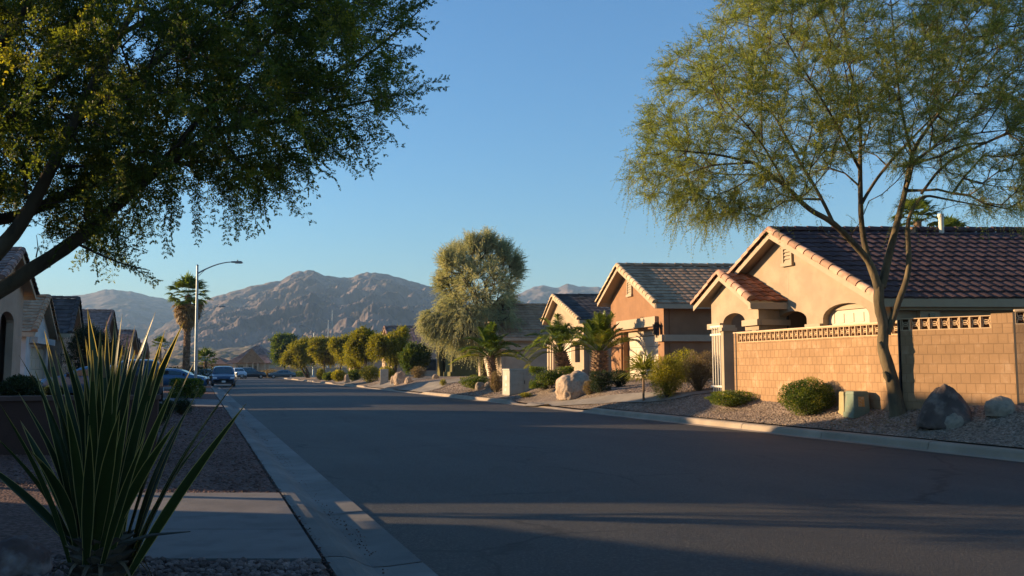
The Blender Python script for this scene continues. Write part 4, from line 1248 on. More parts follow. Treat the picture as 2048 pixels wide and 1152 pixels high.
# ---------------------------------------------------------------- overhanging tree on the left, trunk outside the frame
dL = 7.0
baseL = np.array([-6.1, 6.6, Hs(-6.1, 6.6)])
b4 = lambda p, r: [*p, r]
fork = P(-330, 760, 6.7)
trunkL = [np.array([b4(baseL, .26), b4(baseL * .5 + fork * .5 + (0.05, 0, 0), .20), b4(fork, .17)])]
def pl(lst): return np.array([[*P(a, b, d), r] for a, b, d, r in lst])
limbsL = [
    np.vstack([[b4(fork, .13)], pl([(-160, 670, 6.75, .085), (0, 582, 6.8, .062), (80, 528, 6.85, .056), (150, 485, 6.9, .052), (262, 385, 7.0, .046), (325, 330, 7.1, .040), (450, 260, 7.2, .030), (600, 180, 7.4, .02), (740, 110, 7.6, .011), (840, 20, 7.7, .006)])]),
    np.vstack([[b4(fork, .12)], pl([(-120, 620, 6.3, .08), (0, 500, 6.2, .055), (50, 440, 6.15, .048), (95, 350, 6.1, .04), (150, 240, 6.1, .033), (210, 120, 6.1, .025), (280, 0, 6.1, .017), (330, -120, 6.1, .01)])]),
    pl([(-60, 450, 6.9, .05), (0, 440, 6.9, .045), (60, 425, 6.9, .042), (150, 378, 7.0, .04), (260, 352, 7.05, .035), (325, 330, 7.1, .03)]),
    np.vstack([[b4(fork, .12)], pl([(-330, 560, 6.6, .10), (-200, 380, 6.4, .07), (-80, 200, 6.2, .05), (50, 20, 6.0, .03), (150, -150, 5.9, .016)])]),
    pl([(-200, 380, 6.4, .07), (-60, 330, 7.2, .04), (60, 200, 7.6, .032), (220, 80, 7.9, .025), (400, -20, 8.1, .014)]),
    pl([(150, 240, 6.1, .03), (260, 170, 6.2, .025), (380, 60, 6.3, .018), (500, -30, 6.4, .01)]),
    pl([(325, 330, 7.1, .03), (420, 210, 6.7, .022), (520, 100, 6.5, .015), (600, 0, 6.4, .008)]),
    pl([(450, 260, 7.2, .025), (570, 240, 7.0, .018), (680, 215, 6.9, .011), (790, 190, 6.9, .005)]),
    pl([(325, 330, 7.1, .02), (440, 320, 7.5, .014), (560, 300, 7.7, .008), (650, 290, 7.8, .005)]),
    pl([(150, 485, 6.9, .012), (200, 510, 6.8, .008), (250, 530, 6.75, .005), (300, 541, 6.7, .003)]),
    np.vstack([[b4(fork, .12)], pl([(-560, 560, 6.6, .10), (-760, 330, 6.5, .06), (-900, 60, 6.4, .03), (-960, -150, 6.3, .015)])]),
]
polyL = [(-700, -260), (-800, 100), (-740, 380), (-420, 470), (-100, 440), (10, 405), (60, 395), (130, 440), (170, 470), (230, 480), (260, 430), (300, 400), (330, 405), (430, 360), (470, 385), (500, 400), (540, 350), (590, 345), (640, 300), (690, 285), (740, 270), (770, 235), (765, 200), (790, 150), (770, 110), (800, 60), (790, -20), (700, -160), (500, -260)]
attL = crown_pts(polyL, 1600, dL, 1.5, 150, 50, 900, 500)
att2 = crown_pts([(-100, -100), (-100, 380), (250, 380), (420, 300), (600, 230), (700, 130), (640, -60)], 450, dL, 1.8, 150, 50, 900, 500)
attL = np.vstack([attL, att2])
PPn, par, R, nf, ends, dirs = grow(limbsL, attL, bf=.35, tip=.0022, step=.16, exp=2.3, seedr=.06)
treeL = thing('overhanging_tree', baseL, 'dark fine leaved tree overhanging the street from the upper left corner', 'tree')
g = G(); limb_tubes(g, trunkL, .12, 14, .05); obj('trunk', g, M['bark_dark'], treeL, smooth=True)
g = G(); limb_tubes(g, limbsL, .08, 10, .04); branch_tubes(g, PPn, par, R, nf, 4)
# thin dead shoot on the big limb
q = pl([(72, 515, 6.83, .006), (76, 495, 6.83, .004), (73, 470, 6.83, .002)]); g.tube(q[:, :3], q[:, 3], 5)
obj('limbs', g, M['bark_dark'], treeL, smooth=True)
E = PPn[ends]
crc = P(150, 150, dL)
S, D = twig_dirs(E, dirs, crc, 3, .45, .75, -.05)
gs, gl = G(), G()
sprays(gs, gl, S, D, rng.uniform(.16, .42, len(S)), .12, 8, .085, .0145, ang=55, stem=.0016, pin=4, rnd=np.clip(rng.beta(1.3, 1.7, len(E)), .02, 1).repeat(3))
# long sprays that stand out of the outline (tips in the photo)
tips = [(758, 60, 858, -5), (770, 130, 842, 97), (790, 195, 893, 160), (775, 215, 850, 212), (745, 245, 785, 272), (640, 285, 712, 335), (545, 340, 583, 415), (500, 385, 515, 445), (430, 360, 480, 440), (395, 370, 395, 460), (330, 420, 332, 498), (270, 440, 282, 490), (205, 430, 240, 495), (150, 478, 310, 543), (600, 330, 600, 365), (190, 480, 190, 525), (700, 290, 715, 300), (345, 395, 350, 450), (120, 440, 100, 470), (225, 470, 230, 520), (720, 30, 790, -40), (560, 320, 560, 380), (460, 350, 455, 455)]
for (a0, b0, a1, b1) in tips:
    for rep in range(2):
        dd = 6.9 + rng.uniform(-.3, .5)
        jx, jy = (rng.uniform(-22, 22), rng.uniform(-22, 12)) if rep else (0, 0)
        p0 = P(a0 + jx, b0 + jy, dd); p1 = P(a1 + jx, b1 + jy * 1.5, dd + rng.uniform(-.15, .15))
        v = p1 - p0; Lg = np.linalg.norm(v)
        # start further inside the crown
        s0 = p0 - v * .5
        n = max(8, int(Lg * 1.5 / .026))
        sprays(gs, gl, np.array([s0]), unit((p1 - s0)[None] + np.array([[0, 0, .10 * Lg]])), np.linalg.norm(p1 - s0), .10 + rng.uniform(-.04, .1), n, .088, .012, ang=56, stem=.0028, pin=5, rnd=np.array([rng.uniform(.15, .5)]))
obj('twigs', gs, M['bark_dark'], treeL)
obj('crown', gl, M['leaf_l'], treeL)

# ---------------------------------------------------------------- generic street trees
def street_tree(name, label, base, crown, crad, lean=(0, 0), n=260, leafm='leaf_y', barkm='bark_dark', fork=.35, trunk_r=.12, twk=5, leafL=.16, leafw=.06, twL=.7, droop=.15, m=5, ntr=1, lumps=None, pin=0, ang=45, group='yellow green street trees', cat='tree', spread=.45, low=.0, name_leaf='crown', curl=0.0):
    """crown: centre point, crad: radii"""
    base = np.asarray(base, float); crown = np.asarray(crown, float); crad = np.asarray(crad, float)
    root = thing(name, base, label, cat, group)
    lim = []
    if lumps is None:
        lumps = [(crown + rdir(1)[0] * crad * rng.uniform(.35, .85), crad * rng.uniform(.28, .55)) for _ in range(12)]
    f = base + (crown - base) * fork
    for t_ in range(ntr):
        off = np.array([rng.uniform(-.15, .15), rng.uniform(-.15, .15), 0]) * (ntr > 1)
        end = crown + rdir(1)[0] * crad * (.3 if ntr == 1 else .5)
        mid = f + off * 4 + rng.normal(size=3) * .08
        lim.append(np.array([[*(base + off * 1.5), trunk_r * 1.2], [*mid, trunk_r * .8], [*((mid + end) / 2 + rng.normal(size=3) * .15), trunk_r * .55], [*end, trunk_r * .2]]))
    for c, r in lumps[:7]:
        lim.append(np.array([[*(f + (crown - f) * rng.uniform(-.1, .4)), trunk_r * .5], [*((f + c) / 2 + rng.normal(size=3) * .2 + (0, 0, .2)), trunk_r * .35], [*c, trunk_r * .12]]))
    att = []
    for i in range(n):
        c, r = lumps[i % len(lumps)]
        v = rdir(1)[0] * rng.uniform(.45, 1) ** .5
        p = c + v * r * rng.uniform(.75, 1.18)
        if p[2] < base[2] + low: p[2] = base[2] + low + rng.uniform(0, .3)
        att.append(p)
    att = np.array(att)
    PPn, par, R, nf, ends, dirs = grow(lim, att, bf=.3, tip=trunk_r * .06, step=max(.25, crad.max() * .12), exp=2.2)
    g = G(); limb_tubes(g, lim, .3, 7, .05); branch_tubes(g, PPn, par, R, nf, 3)
    obj('trunk', g, M[barkm], root, smooth=True)
    E = PPn[ends]
    S, D = twig_dirs(E, dirs, crown, twk, spread, .6, 0)
    gl = G()
    if callable(droop): droop = droop(S)
    sprays(None if np.max(droop) < .3 else gl, gl, S, D, rng.uniform(.6, 1.2, len(S)) * twL, droop, m, leafL, leafw, ang=ang, rnd=np.clip(rng.beta(1.3, 1.8, len(E)), .02, 1).repeat(twk), pin=pin, stem=.008, curl=curl)
    obj(name_leaf, gl, M[leafm], root)
    return root

# weeping olive tree in the middle
dm = 62.0
def B(px, py, dd, h=(0, 0, 0)): return P(px, py, dd)
bm_ = np.array([*P(968, 750, dm)[:2], 0]); bm_[2] = Hs(bm_[0], bm_[1])
s_ = dm / F
def lump(px, py, rpx, rpy, dd, off=0):
    px = 948 + (px - 948) * .90; py = 610 + (py - 610) * .90; rpx *= .80; rpy *= .80
    return (P(px, py, dd + off), np.array([rpx * s_, min(rpx, rpy) * s_ * 1.0, rpy * s_]))
lm = [lump(958, 560, 45, 60, dm, 1), lump(975, 640, 50, 60, dm, 0), lump(930, 655, 55, 50, dm, -2), lump(930, 610, 62, 50, dm, -1), lump(1012, 655, 38, 42, dm, -1), lump(905, 585, 34, 34, dm, 1), lump(975, 700, 50, 25, dm, -1), lump(955, 520, 55, 45, dm), lump(985, 500, 35, 35, dm, 1), lump(915, 535, 40, 35, dm, -1), lump(1015, 545, 36, 42, dm, 1), lump(950, 590, 75, 50, dm), lump(1000, 600, 50, 50, dm, 1.5), lump(900, 620, 38, 35, dm, -1.5),
      lump(880, 650, 34, 34, dm, -2), lump(960, 650, 70, 45, dm), lump(1020, 620, 36, 45, dm, 2), lump(862, 655, 16, 28, dm, -2), lump(1000, 670, 45, 30, dm, 0), lump(915, 680, 45, 25, dm, -1), lump(1037, 525, 12, 30, dm, 1), lump(893, 512, 16, 22, dm, -1), lump(978, 478, 14, 22, dm, 0), lump(945, 482, 14, 20, dm, 0), lump(915, 500, 14, 18, dm, 1), lump(1012, 500, 14, 22, dm, 0), lump(883, 560, 14, 22, dm, 0), lump(848, 640, 10, 16, dm, -2), lump(940, 650, 60, 50, dm, -2), lump(970, 560, 60, 50, dm, -2)]
street_tree('weeping_tree', 'tall weeping olive green tree in front of the beige and olive houses', bm_, P(950, 590, dm), (75 * s_, 70 * s_, 110 * s_), n=1700, leafm='leaf_m', barkm='bark_dark', trunk_r=.22, twk=6, leafL=.24, leafw=.030, twL=.78, droop=lambda S: np.interp(S[:, 2], [3, 7, 10], [.75, .25, -.12]), m=9, lumps=lm, ang=25, spread=.5, fork=.25, group='street trees', curl=.3)

# trees along the right side further away
def tree_px(label, bpx, bpy, dd, cpx, cpy, rx, ry, **kw):
    s = dd / F
    x = X_at(bpx, dd); b = np.array([x, dd, Hs(x, dd)])
    kw['n'] = int(kw.get('n', 240) * 1.5)
    kw.setdefault('twk', 7)
    return street_tree(kw.pop('name', 'street_tree'), label, b, P(cpx, cpy, dd), (rx * s, rx * s * .9, ry * s), **kw)
tree_px('yellow green tree with twisted pale trunk left of the utility pedestal', 786, 742, 84, 785, 692, 36, 32, leafL=.22, leafw=.09, twL=.7, trunk_r=.13, ntr=3, n=300)
tree_px('round yellow green tree in front of the small gable house', 736, 742, 88, 728, 690, 30, 32, leafL=.22, leafw=.10, twL=.7, trunk_r=.12, n=280)
tree_px('yellow green tree third from the utility pedestal', 680, 748, 112, 686, 700, 24, 30, leafL=.26, leafw=.12, twL=.8, trunk_r=.13, n=240, leafm='leaf_y')
tree_px('yellow green tree behind the multi trunk tree', 650, 752, 120, 648, 702, 24, 28, leafL=.26, leafw=.12, twL=.8, trunk_r=.13, n=240)
tree_px('low spreading pale trunked tree leftmost of the yellow green trees', 618, 752, 128, 600, 708, 32, 24, leafL=.28, leafw=.12, twL=.9, trunk_r=.16, ntr=4, n=280)
tree_px('dense dark green tree standing behind the leftmost yellow green tree', 572, 752, 165, 568, 698, 30, 26, leafL=.4, leafw=.22, twL=1.1, trunk_r=.2, n=320, leafm='leaf_g', name='round_tree', group='street trees')
tree_px('small bushy olive tree right of the twisted trunk tree', 833, 745, 80, 832, 714, 24, 22, leafL=.20, leafw=.09, twL=.6, trunk_r=.10, n=220, ntr=3, low=.3, leafm='leaf_g')
tree_px('slim yellow green tree between the garages of the far houses', 712, 746, 100, 706, 712, 14, 24, leafL=.24, leafw=.10, twL=.7, trunk_r=.10, n=120)
# dark bare shrub tree on the left in front of the brown roofed house
tree_px('dark bushy tree in front of the brown roofed house on the left', 172, 775, 46, 185, 705, 52, 56, leafL=.10, leafw=.035, twL=.5, trunk_r=.10, n=420, leafm='leaf_d', ntr=4, low=.2, name='dark_bushy_tree', group='street trees')

# small airy tree between the two nearest left houses, added out of view to streak the street with shadow
b_ = np.array([*xy(-6.2, 13.6), 0]); b_[2] = Hs(b_[0], b_[1])
street_tree('street_tree', 'airy yellow green tree between the two nearest houses on the left, added out of view for its shadow', b_, b_ + (0, 0, 3.1), (1.7, 1.7, 1.2), n=60, leafL=.14, leafw=.05, twL=.6, trunk_r=.09, group='street trees')
# ---------------------------------------------------------------- stones and boulders
import bmesh
def ico(sub):
    bm = bmesh.new(); bmesh.ops.create_icosphere(bm, subdivisions=sub, radius=1)
    v = np.array([x.co[:] for x in bm.verts]); f = np.array([[y.index for y in x.verts] for x in bm.faces]); bm.free()
    return v, f
ICO1, ICO1F = ico(1)
def rocks(g, pts, size, flat=(.45, .8)):
    n = len(pts)
    A = rng.normal(size=(n, 3, 3)); Qm = np.linalg.qr(A)[0]
    yaw = rng.uniform(0, 2 * math.pi, n)
    base = ICO1[None] * (1 + rng.uniform(-.28, .22, (n, len(ICO1), 1)))
    base = base @ Qm
    sc = np.stack([np.ones(n), rng.uniform(.6, 1, n), rng.uniform(*flat, n)], 1) * size[:, None]
    base = base * sc[:, None]
    c, s_ = np.cos(yaw), np.sin(yaw)
    x = base[..., 0] * c[:, None] - base[..., 1] * s_[:, None]; y = base[..., 0] * s_[:, None] + base[..., 1] * c[:, None]
    V = np.stack([x, y, base[..., 2]], -1) + pts[:, None]
    F_ = ICO1F[None] + len(ICO1) * np.arange(n)[:, None, None]
    g.add(V.reshape(-1, 3), F_.reshape(-1, 3), np.repeat(rng.uniform(.02, 1, n), len(ICO1F)))

def scatter(n, lr, ar, dens_pow=1.0, excl=None):
    l = rng.uniform(*lr, n); a = ar[0] + (ar[1] - ar[0]) * rng.random(n) ** dens_pow
    x, y = xy(l, a)
    k = np.ones(n, bool) if excl is None else ~excl(l, a, x, y)
    x, y = x[k], y[k]
    return np.stack([x, y, H(x, y)], -1)
def exR(l, a, x, y):
    t = np.clip((l - 13.13) / 5.2, 0, 1)
    return ((a > 28.8 + 4 * t) & (a < 36 + 3 * t)) | (a > 53) & (a < 61)
p = scatter(15000, (13.16, 16.6), (7, 30), .9, exR); q = scatter(9000, (13.16, 18), (26, 56), 1, exR)
g = G(); rocks(g, p, rng.uniform(.012, .036, len(p))); rocks(g, q, rng.uniform(.02, .045, len(q)))
tag(obj('gravel_stones', g, M['stone_r']), kind='stuff', label='loose pinkish grey gravel stones on the right yards')
def exL(l, a, x, y): return (y < 10.0) | ((y > 33) & (y < 45))
p = scatter(16000, (-7.0, .87), (9, 18), 1.2, exL); q = scatter(9000, (-4, .87), (17, 45), 1, exL)
g = G(); rocks(g, p, rng.uniform(.010, .030, len(p))); rocks(g, q, rng.uniform(.015, .04, len(q)))
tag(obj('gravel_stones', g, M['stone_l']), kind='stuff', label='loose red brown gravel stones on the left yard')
# cobbles in the foreground
n = 5200
x = rng.uniform(-5.2, -.7, n); y = rng.uniform(4.9, 6.53, n)
l_, a_ = la(x, y); k = l_ < .86; x, y = x[k], y[k]
g = G(); rocks(g, np.stack([x, y, H(x, y) + .008], -1), rng.uniform(.014, .042, len(x)), (.5, .9))
tag(obj('cobbles', g, mat('cobble_stone', (.085, .055, .048), (.18, .125, .11), scale=3, rough=.85, rnd=.55)), kind='stuff', label='rounded reddish cobbles in the near foreground')

M['rock_tan'] = mat('tan_boulder', (.34, .24, .16), (.50, .38, .27), scale=1.6, rough=.95, bump=.03, bscale=9, c3=(.16, .11, .08), s3=14, w3=.6)
M['rock_dark'] = mat('dark_boulder', (.060, .042, .035), (.13, .092, .075), scale=1.4, rough=.9, bump=.045, bscale=6, c3=(.24, .18, .14), s3=6, w3=.6)
M['rock_pale'] = mat('pale_boulder', (.24, .185, .135), (.36, .285, .21), scale=2.4, rough=.95, bump=.02, bscale=12, c3=(.13, .11, .09), s3=9, w3=.6)
M['rock_red'] = mat('reddish_boulder', (.07, .045, .042), (.14, .09, .08), scale=3, rough=.9, bump=.015, bscale=18, c3=(.30, .25, .24), s3=7, w3=.7)
def boulder(label, cx, by, wpx, hpx, m, shape=0, seed=0, depth=.8, group='boulders', name='boulder', d=None, peak=None, amp=.22):
    b = gp(cx, by) if d is None else np.array([*P(cx, by, d)[:2], 0])
    if d is not None: b[2] = Hs(b[0], b[1])
    s = b[1] / F
    rx, rz = wpx * s / 2, hpx * s
    v, f = ico(5)
    out = np.zeros_like(v)
    for i, p in enumerate(v):
        q = Vector(p * 1.1) + Vector((seed * 7.7, seed, 0))
        r = 1 + amp * noise.noise(q) + amp * .45 * noise.noise(q * 2.3) + .05 * noise.noise(q * 6)
        # faceting
        c = noise.cell_vector(q * 1.3)
        r += .04 * (c[0] - .5)
        out[i] = p * r
    out[:, 2] = np.maximum(out[:, 2], -.45)
    out /= np.abs(out[:, 0]).max()
    if peak is not None:   # narrow towards the top
        t = np.clip((out[:, 2] + .3) / 1.3, 0, 1)
        out[:, 0] = out[:, 0] * (1 - .62 * t) + peak * t; out[:, 1] *= (1 - .5 * t)
    z = out[:, 2]; z = (z - z.min()) / (z.max() - z.min())
    V = np.stack([b[0] + out[:, 0] * rx, b[1] + out[:, 1] * rx * depth, b[2] - .12 * rz + z * rz * 1.12], -1)
    g = G(); g.add(V, f)
    return tag(obj(name, g, m, smooth=True, org=b), label, 'rock', group)
boulder('large dark pointed boulder right of the leaning tree', 1893, 846, 126, 78, M['rock_dark'], seed=1, peak=-.05, amp=.16)
boulder('small pale round boulder in front of the large dark boulder', 1901, 853, 56, 30, M['rock_pale'], seed=2, amp=.12)
boulder('medium two toned boulder near the right edge in front of the wall', 2000, 828, 60, 36, M['rock_pale'], seed=3, amp=.12)
boulder('big sunlit tan boulder between the low hedge and the small fan palm', 1148, 793, 76, 52, M['rock_tan'], seed=14, amp=.17)
boulder('dark rounded boulder in the lower left corner by the spiky yucca', 30, 1142, 132, 74, M['rock_red'], seed=5, d=6.0, amp=.14, depth=1)
boulder('small pale rock left of the leaning palm trunk', 960, 779, 22, 15, M['rock_pale'], seed=6)
boulder('smallest pale rock touching the leaning palm', 976, 776, 14, 13, M['rock_pale'], seed=7)
boulder('tall tan rock right of the utility pedestal', 800, 767, 30, 25, M['rock_tan'], seed=8, amp=.3)
boulder('squat tan rock beside the tall tan rock', 817, 766, 18, 13, M['rock_tan'], seed=9)
boulder('small rock just right of the utility pedestal', 786, 767, 12, 16, M['rock_tan'], seed=10)
boulder('small tan rock in front of the small gable house', 694, 766, 12, 18, M['rock_tan'], seed=11)
boulder('pale stone block beside the bushiest palm trunk', 1180, 752, 14, 12, M['rock_pale'], seed=12, amp=.08)
boulder('small grey rock near the olive house path', 871, 757, 14, 9, M['rock_pale'], seed=13)

# ---------------------------------------------------------------- shrubs
def shrub(label, cx, by, wpx, hpx, m='leaf_g', n=2600, L=.05, w=.03, name='shrub', squash=None, trim=0.0, stems=True, twiggy=0, group='garden shrubs', d=None, seed=1, lump=.18, wob=1.0, inner=.72):
    b = gp(cx, by) if d is None else np.array([*P(cx, by, d)[:2], 0])
    if d is not None: b[2] = Hs(b[0], b[1])
    s = b[1] / F
    rx, hz = wpx * s / 2, hpx * s
    ry = rx * .85 if squash is None else squash
    b = b + np.array([0, ry * .6, 0]); b[2] = Hs(b[0], b[1])
    root = thing(name, b, label, 'shrub', group)
    v = rdir(n)
    if trim:
        e = 1 - trim
        v = np.sign(v) * np.abs(v) ** e; v /= np.maximum(np.abs(v).max(1, keepdims=True), 1e-6) ** .9 * (1 + .15 * (1 - trim))
    lv = np.array([noise.noise(Vector(p * 2.2) + Vector((seed * 3.1, 0, seed))) for p in v])
    r = (rng.uniform(inner, 1, n)) * (1 + lump * 1.6 * lv)
    c = v * r[:, None]
    zc = b[2] + hz * .5
    pts = np.stack([b[0] + c[:, 0] * rx, b[1] + c[:, 1] * ry, zc + c[:, 2] * hz * .5], -1)
    pts[:, 2] = np.maximum(pts[:, 2], b[2] + .01)
    gl = G()
    d_ = unit(v * .7 + .8 * rdir(n) + np.array([0, 0, .2]))
    tone = np.clip(.5 + .5 * lv * 2 + rng.normal(size=n) * .28, .02, 1)
    leaves(gl, pts, d_, rng.uniform(.7, 1.3, n) * L, w, tone)
    # darker inner body of twigs and leaves
    k = n // 3
    v2 = rdir(k); c2 = v2 * rng.uniform(.2, .75, k)[:, None]
    p2 = np.stack([b[0] + c2[:, 0] * rx, b[1] + c2[:, 1] * ry, zc + c2[:, 2] * hz * .48], -1)
    leaves(gl, p2, rdir(k), L * 1.6, w * 1.8, np.clip(rng.random(k), .02, 1))
    obj('foliage', gl, M[m], root)
    gs = G()
    ns = 14 + twiggy
    for i in range(ns):
        vv = unit(np.array([rng.normal(), rng.normal(), abs(rng.normal()) + .5]))
        e = np.array([b[0] + vv[0] * rx * .85, b[1] + vv[1] * ry * .85, b[2] + .1 * hz + vv[2] * hz * .85])
        m_ = b * .45 + e * .55 + rng.normal(size=3) * rx * .08
        gs.tube([b + (rng.normal() * .03, rng.normal() * .03, -.05), m_, e], [.014 + hz * .006, .008, .003], 4)
    obj('stems', gs, M['bark_dark'] if not twiggy else M['leaf_dry'], root)
    return root

shrub('round sunlit green shrub in front of the long block wall', 1626, 834, 112, 74, 'leaf_g', 9000, .035, .024, seed=2, lump=.10)
shrub('low spreading bright green shrub left of the round shrub', 1473, 817, 106, 30, 'leaf_g', 4200, .045, .022, seed=3, lump=.25)
shrub('tan dry twiggy shrub in front of the orange house', 1402, 783, 74, 82, 'leaf_dry', 7000, .05, .010, twiggy=60, seed=4, lump=.25)
shrub('sparse grey green shrub right of the tan dry shrub beside the white gate', 1447, 772, 46, 66, 'leaf_dry', 2600, .05, .014, twiggy=30, seed=5, lump=.3)
shrub('bright yellow green shrub behind the tan dry shrub', 1374, 765, 66, 66, 'leaf_y', 3200, .06, .025, seed=6, lump=.3)
shrub('bushy green and yellow shrub with several stems right of the small fan palm', 1338, 798, 66, 84, 'leaf_y', 4600, .13, .013, seed=7, lump=.3)
shrub('dark green bush behind the small fan palm', 1240, 774, 40, 34, 'leaf_d', 2200, .05, .03, seed=8)
shrub('long trimmed dark green hedge behind the utility cabinet', 1104, 781, 92, 44, 'leaf_g', 8500, .05, .03, trim=.7, seed=9, lump=.06, name='hedge')
shrub('grey green brushy shrub at the foot of the bushiest palm', 1203, 786, 44, 42, 'leaf_d', 3400, .07, .018, seed=10, trim=.3)
shrub('low green creeping shrub left of the leaning palm', 951, 780, 70, 26, 'leaf_g', 3600, .06, .03, seed=11, lump=.2)
shrub('dry brown clump around the foot of the leaning palm', 993, 785, 26, 42, 'leaf_dry', 2200, .07, .015, twiggy=20, seed=12)
shrub('trimmed green hedge in front of the olive house', 867, 752, 50, 28, 'leaf_g', 2600, .09, .05, trim=.4, seed=13, lump=.08, name='hedge')
shrub('bright round green shrub left of the utility pedestal', 738, 766, 44, 34, 'leaf_y', 2400, .10, .05, seed=14)
shrub('yellow green shrub directly behind the utility pedestal', 772, 762, 34, 28, 'leaf_y', 1800, .10, .05, seed=15)
shrub('dark green shrub between the pedestal and the twisted tree', 800, 751, 50, 22, 'leaf_g', 1800, .10, .06, seed=16)
shrub('dry reddish shrub between the tan rocks and the trimmed hedge', 836, 757, 32, 24, 'leaf_dry', 1500, .10, .03, twiggy=20, seed=17)
shrub('dark green shrub in front of the small gable house', 707, 762, 30, 22, 'leaf_g', 1500, .12, .07, seed=18)
shrub('yellow green shrub left of the small tan rock', 676, 763, 30, 22, 'leaf_y', 1500, .13, .07, seed=19)
shrub('round grey green shrub at the far right curb', 655, 762, 24, 16, 'leaf_g', 1100, .13, .08, seed=20)
shrub('small bright shrub under the far yellow green trees', 640, 760, 18, 22, 'leaf_y', 900, .14, .08, seed=21)
shrub('dark low shrub at the foot of the pale trunked tree', 668, 758, 40, 14, 'leaf_g', 1100, .14, .08, seed=22)
shrub('small round cushion plant beside the olive house path', 886, 772, 14, 13, 'leaf_y', 700, .05, .02, seed=23)
shrub('patch of yellow flowering plants in front of the olive house', 918, 752, 50, 12, 'leaf_y', 1300, .09, .05, seed=24)
shrub('tall thin green shrub beside the olive house corner', 956, 750, 16, 36, 'leaf_y', 1200, .09, .04, seed=25)
shrub('small grey green plant right of the utility cabinet', 1090, 778, 20, 14, 'leaf_dry', 800, .06, .02, seed=26)
shrub('weedy green tuft growing against the utility cabinet', 1052, 795, 26, 8, 'leaf_y', 500, .05, .02, seed=27)
shrub('small dry tuft in front of the block wall near its left end', 1556, 792, 14, 16, 'leaf_dry', 400, .06, .008, twiggy=12, seed=28)
shrub('brown grassy clump right of the big sunlit boulder', 1180, 790, 26, 26, 'leaf_dry', 1400, .09, .010, seed=29)
# left side
shrub('big round dark bush in front of the arched house', 28, 790, 84, 78, 'leaf_d', 6000, .07, .045, d=24, seed=30, lump=.10)
shrub('dark bush left of the white house garage', 100, 778, 40, 26, 'leaf_d', 1600, .08, .05, d=36, seed=31)
shrub('trimmed dark green hedge at the foot of the lamp post', 366, 797, 58, 40, 'leaf_g', 4200, .07, .045, d=42.5, trim=.45, seed=32, lump=.06, name='hedge')
shrub('low grey green shrub nearest the camera on the left gravel', 358, 838, 44, 34, 'leaf_d', 3200, .05, .012, d=27, seed=33, lump=.3)
shrub('small dark tuft left of the low grey green shrub', 331, 826, 24, 26, 'leaf_d', 1500, .05, .012, d=28, seed=34, lump=.3)
shrub('long dark hedge behind the tall fan palm', 362, 765, 100, 34, 'leaf_d', 2600, .14, .09, d=85, trim=.4, seed=35, name='hedge')
shrub('small pale shrub beside the gutter beyond the lamp post', 402, 792, 14, 16, 'leaf_g', 900, .07, .03, d=50, seed=36)
shrub('dark shrub against the low garden wall behind the yucca', 300, 812, 60, 40, 'leaf_d', 3000, .07, .03, d=22, seed=37)
shrub('dark shrub left of the small far palm', 425, 757, 46, 22, 'leaf_d', 1400, .2, .12, d=120, seed=38)
shrub('brown bushes beyond the dark parked cars', 536, 760, 46, 16, 'leaf_dry', 1300, .22, .12, d=158, seed=39)
shrub('green shrub row in front of the far grey wall', 598, 758, 40, 10, 'leaf_g', 900, .2, .12, d=160, seed=40)
shrub('green shrub peeking over the block wall at the right edge', 2056, 700, 40, 82, 'leaf_y', 2500, .06, .03, d=19.6, seed=41)

# ---------------------------------------------------------------- palms
def frond(gr, gl, base, d, L, droop, m=46, leafL=.46, leafw=.030, r=.02, twist=0, rr=None):
    t = np.linspace(0, 1, 12)[:, None]
    gv = np.array([0, 0, -1.0])
    C = base + d * L * t + gv * droop * L * t ** 2.2
    gr.tube(C, np.linspace(r, r * .25, 12), 4, cap=False, rnd=.6)
    tt = np.linspace(.24, 1, m)
    Pn = np.stack([np.interp(tt, t[:, 0], C[:, k]) for k in range(3)], 1)
    T = unit(np.gradient(Pn, axis=0))
    side = unit(np.cross(T, np.array([0, 0, 1.0]) + .01 * rng.normal(size=3)))
    up = np.cross(side, T)
    ll = leafL * np.sin(np.clip(tt * 1.05, .12, .93) * math.pi) ** .6
    rr = rng.uniform(.1, .8) if rr is None else rr
    for sg in (-1, 1):
        dd = unit(side * sg * .85 + T * .75 + up * .42 + .09 * rng.normal(size=(m, 3)))
        nn = unit(np.cross(dd, T) + .15 * rng.normal(size=(m, 3)))
        # two-piece drooping leaflet
        mid = Pn + dd * ll[:, None] * .55; d2 = unit(dd + gv * .45)
        w = leafw; s2 = unit(np.cross(dd, nn))
        A = Pn - s2 * w * .35; B_ = Pn + s2 * w * .35; Cc = mid + s2 * w * .5; D_ = mid - s2 * w * .5; E_ = mid + d2 * ll[:, None] * .5
        V = np.stack([A, B_, Cc, D_, E_], 1).reshape(-1, 3)
        i = np.arange(m)[:, None] * 5
        rv = np.clip(rr + rng.uniform(-.2, .2, m), .02, 1)
        n0 = gl.n
        gl.add(V, np.hstack([i, i + 1, i + 2, i + 3]), rv)
        gl.add(V, np.hstack([i + 3, i + 2, i + 4]), rv)
        
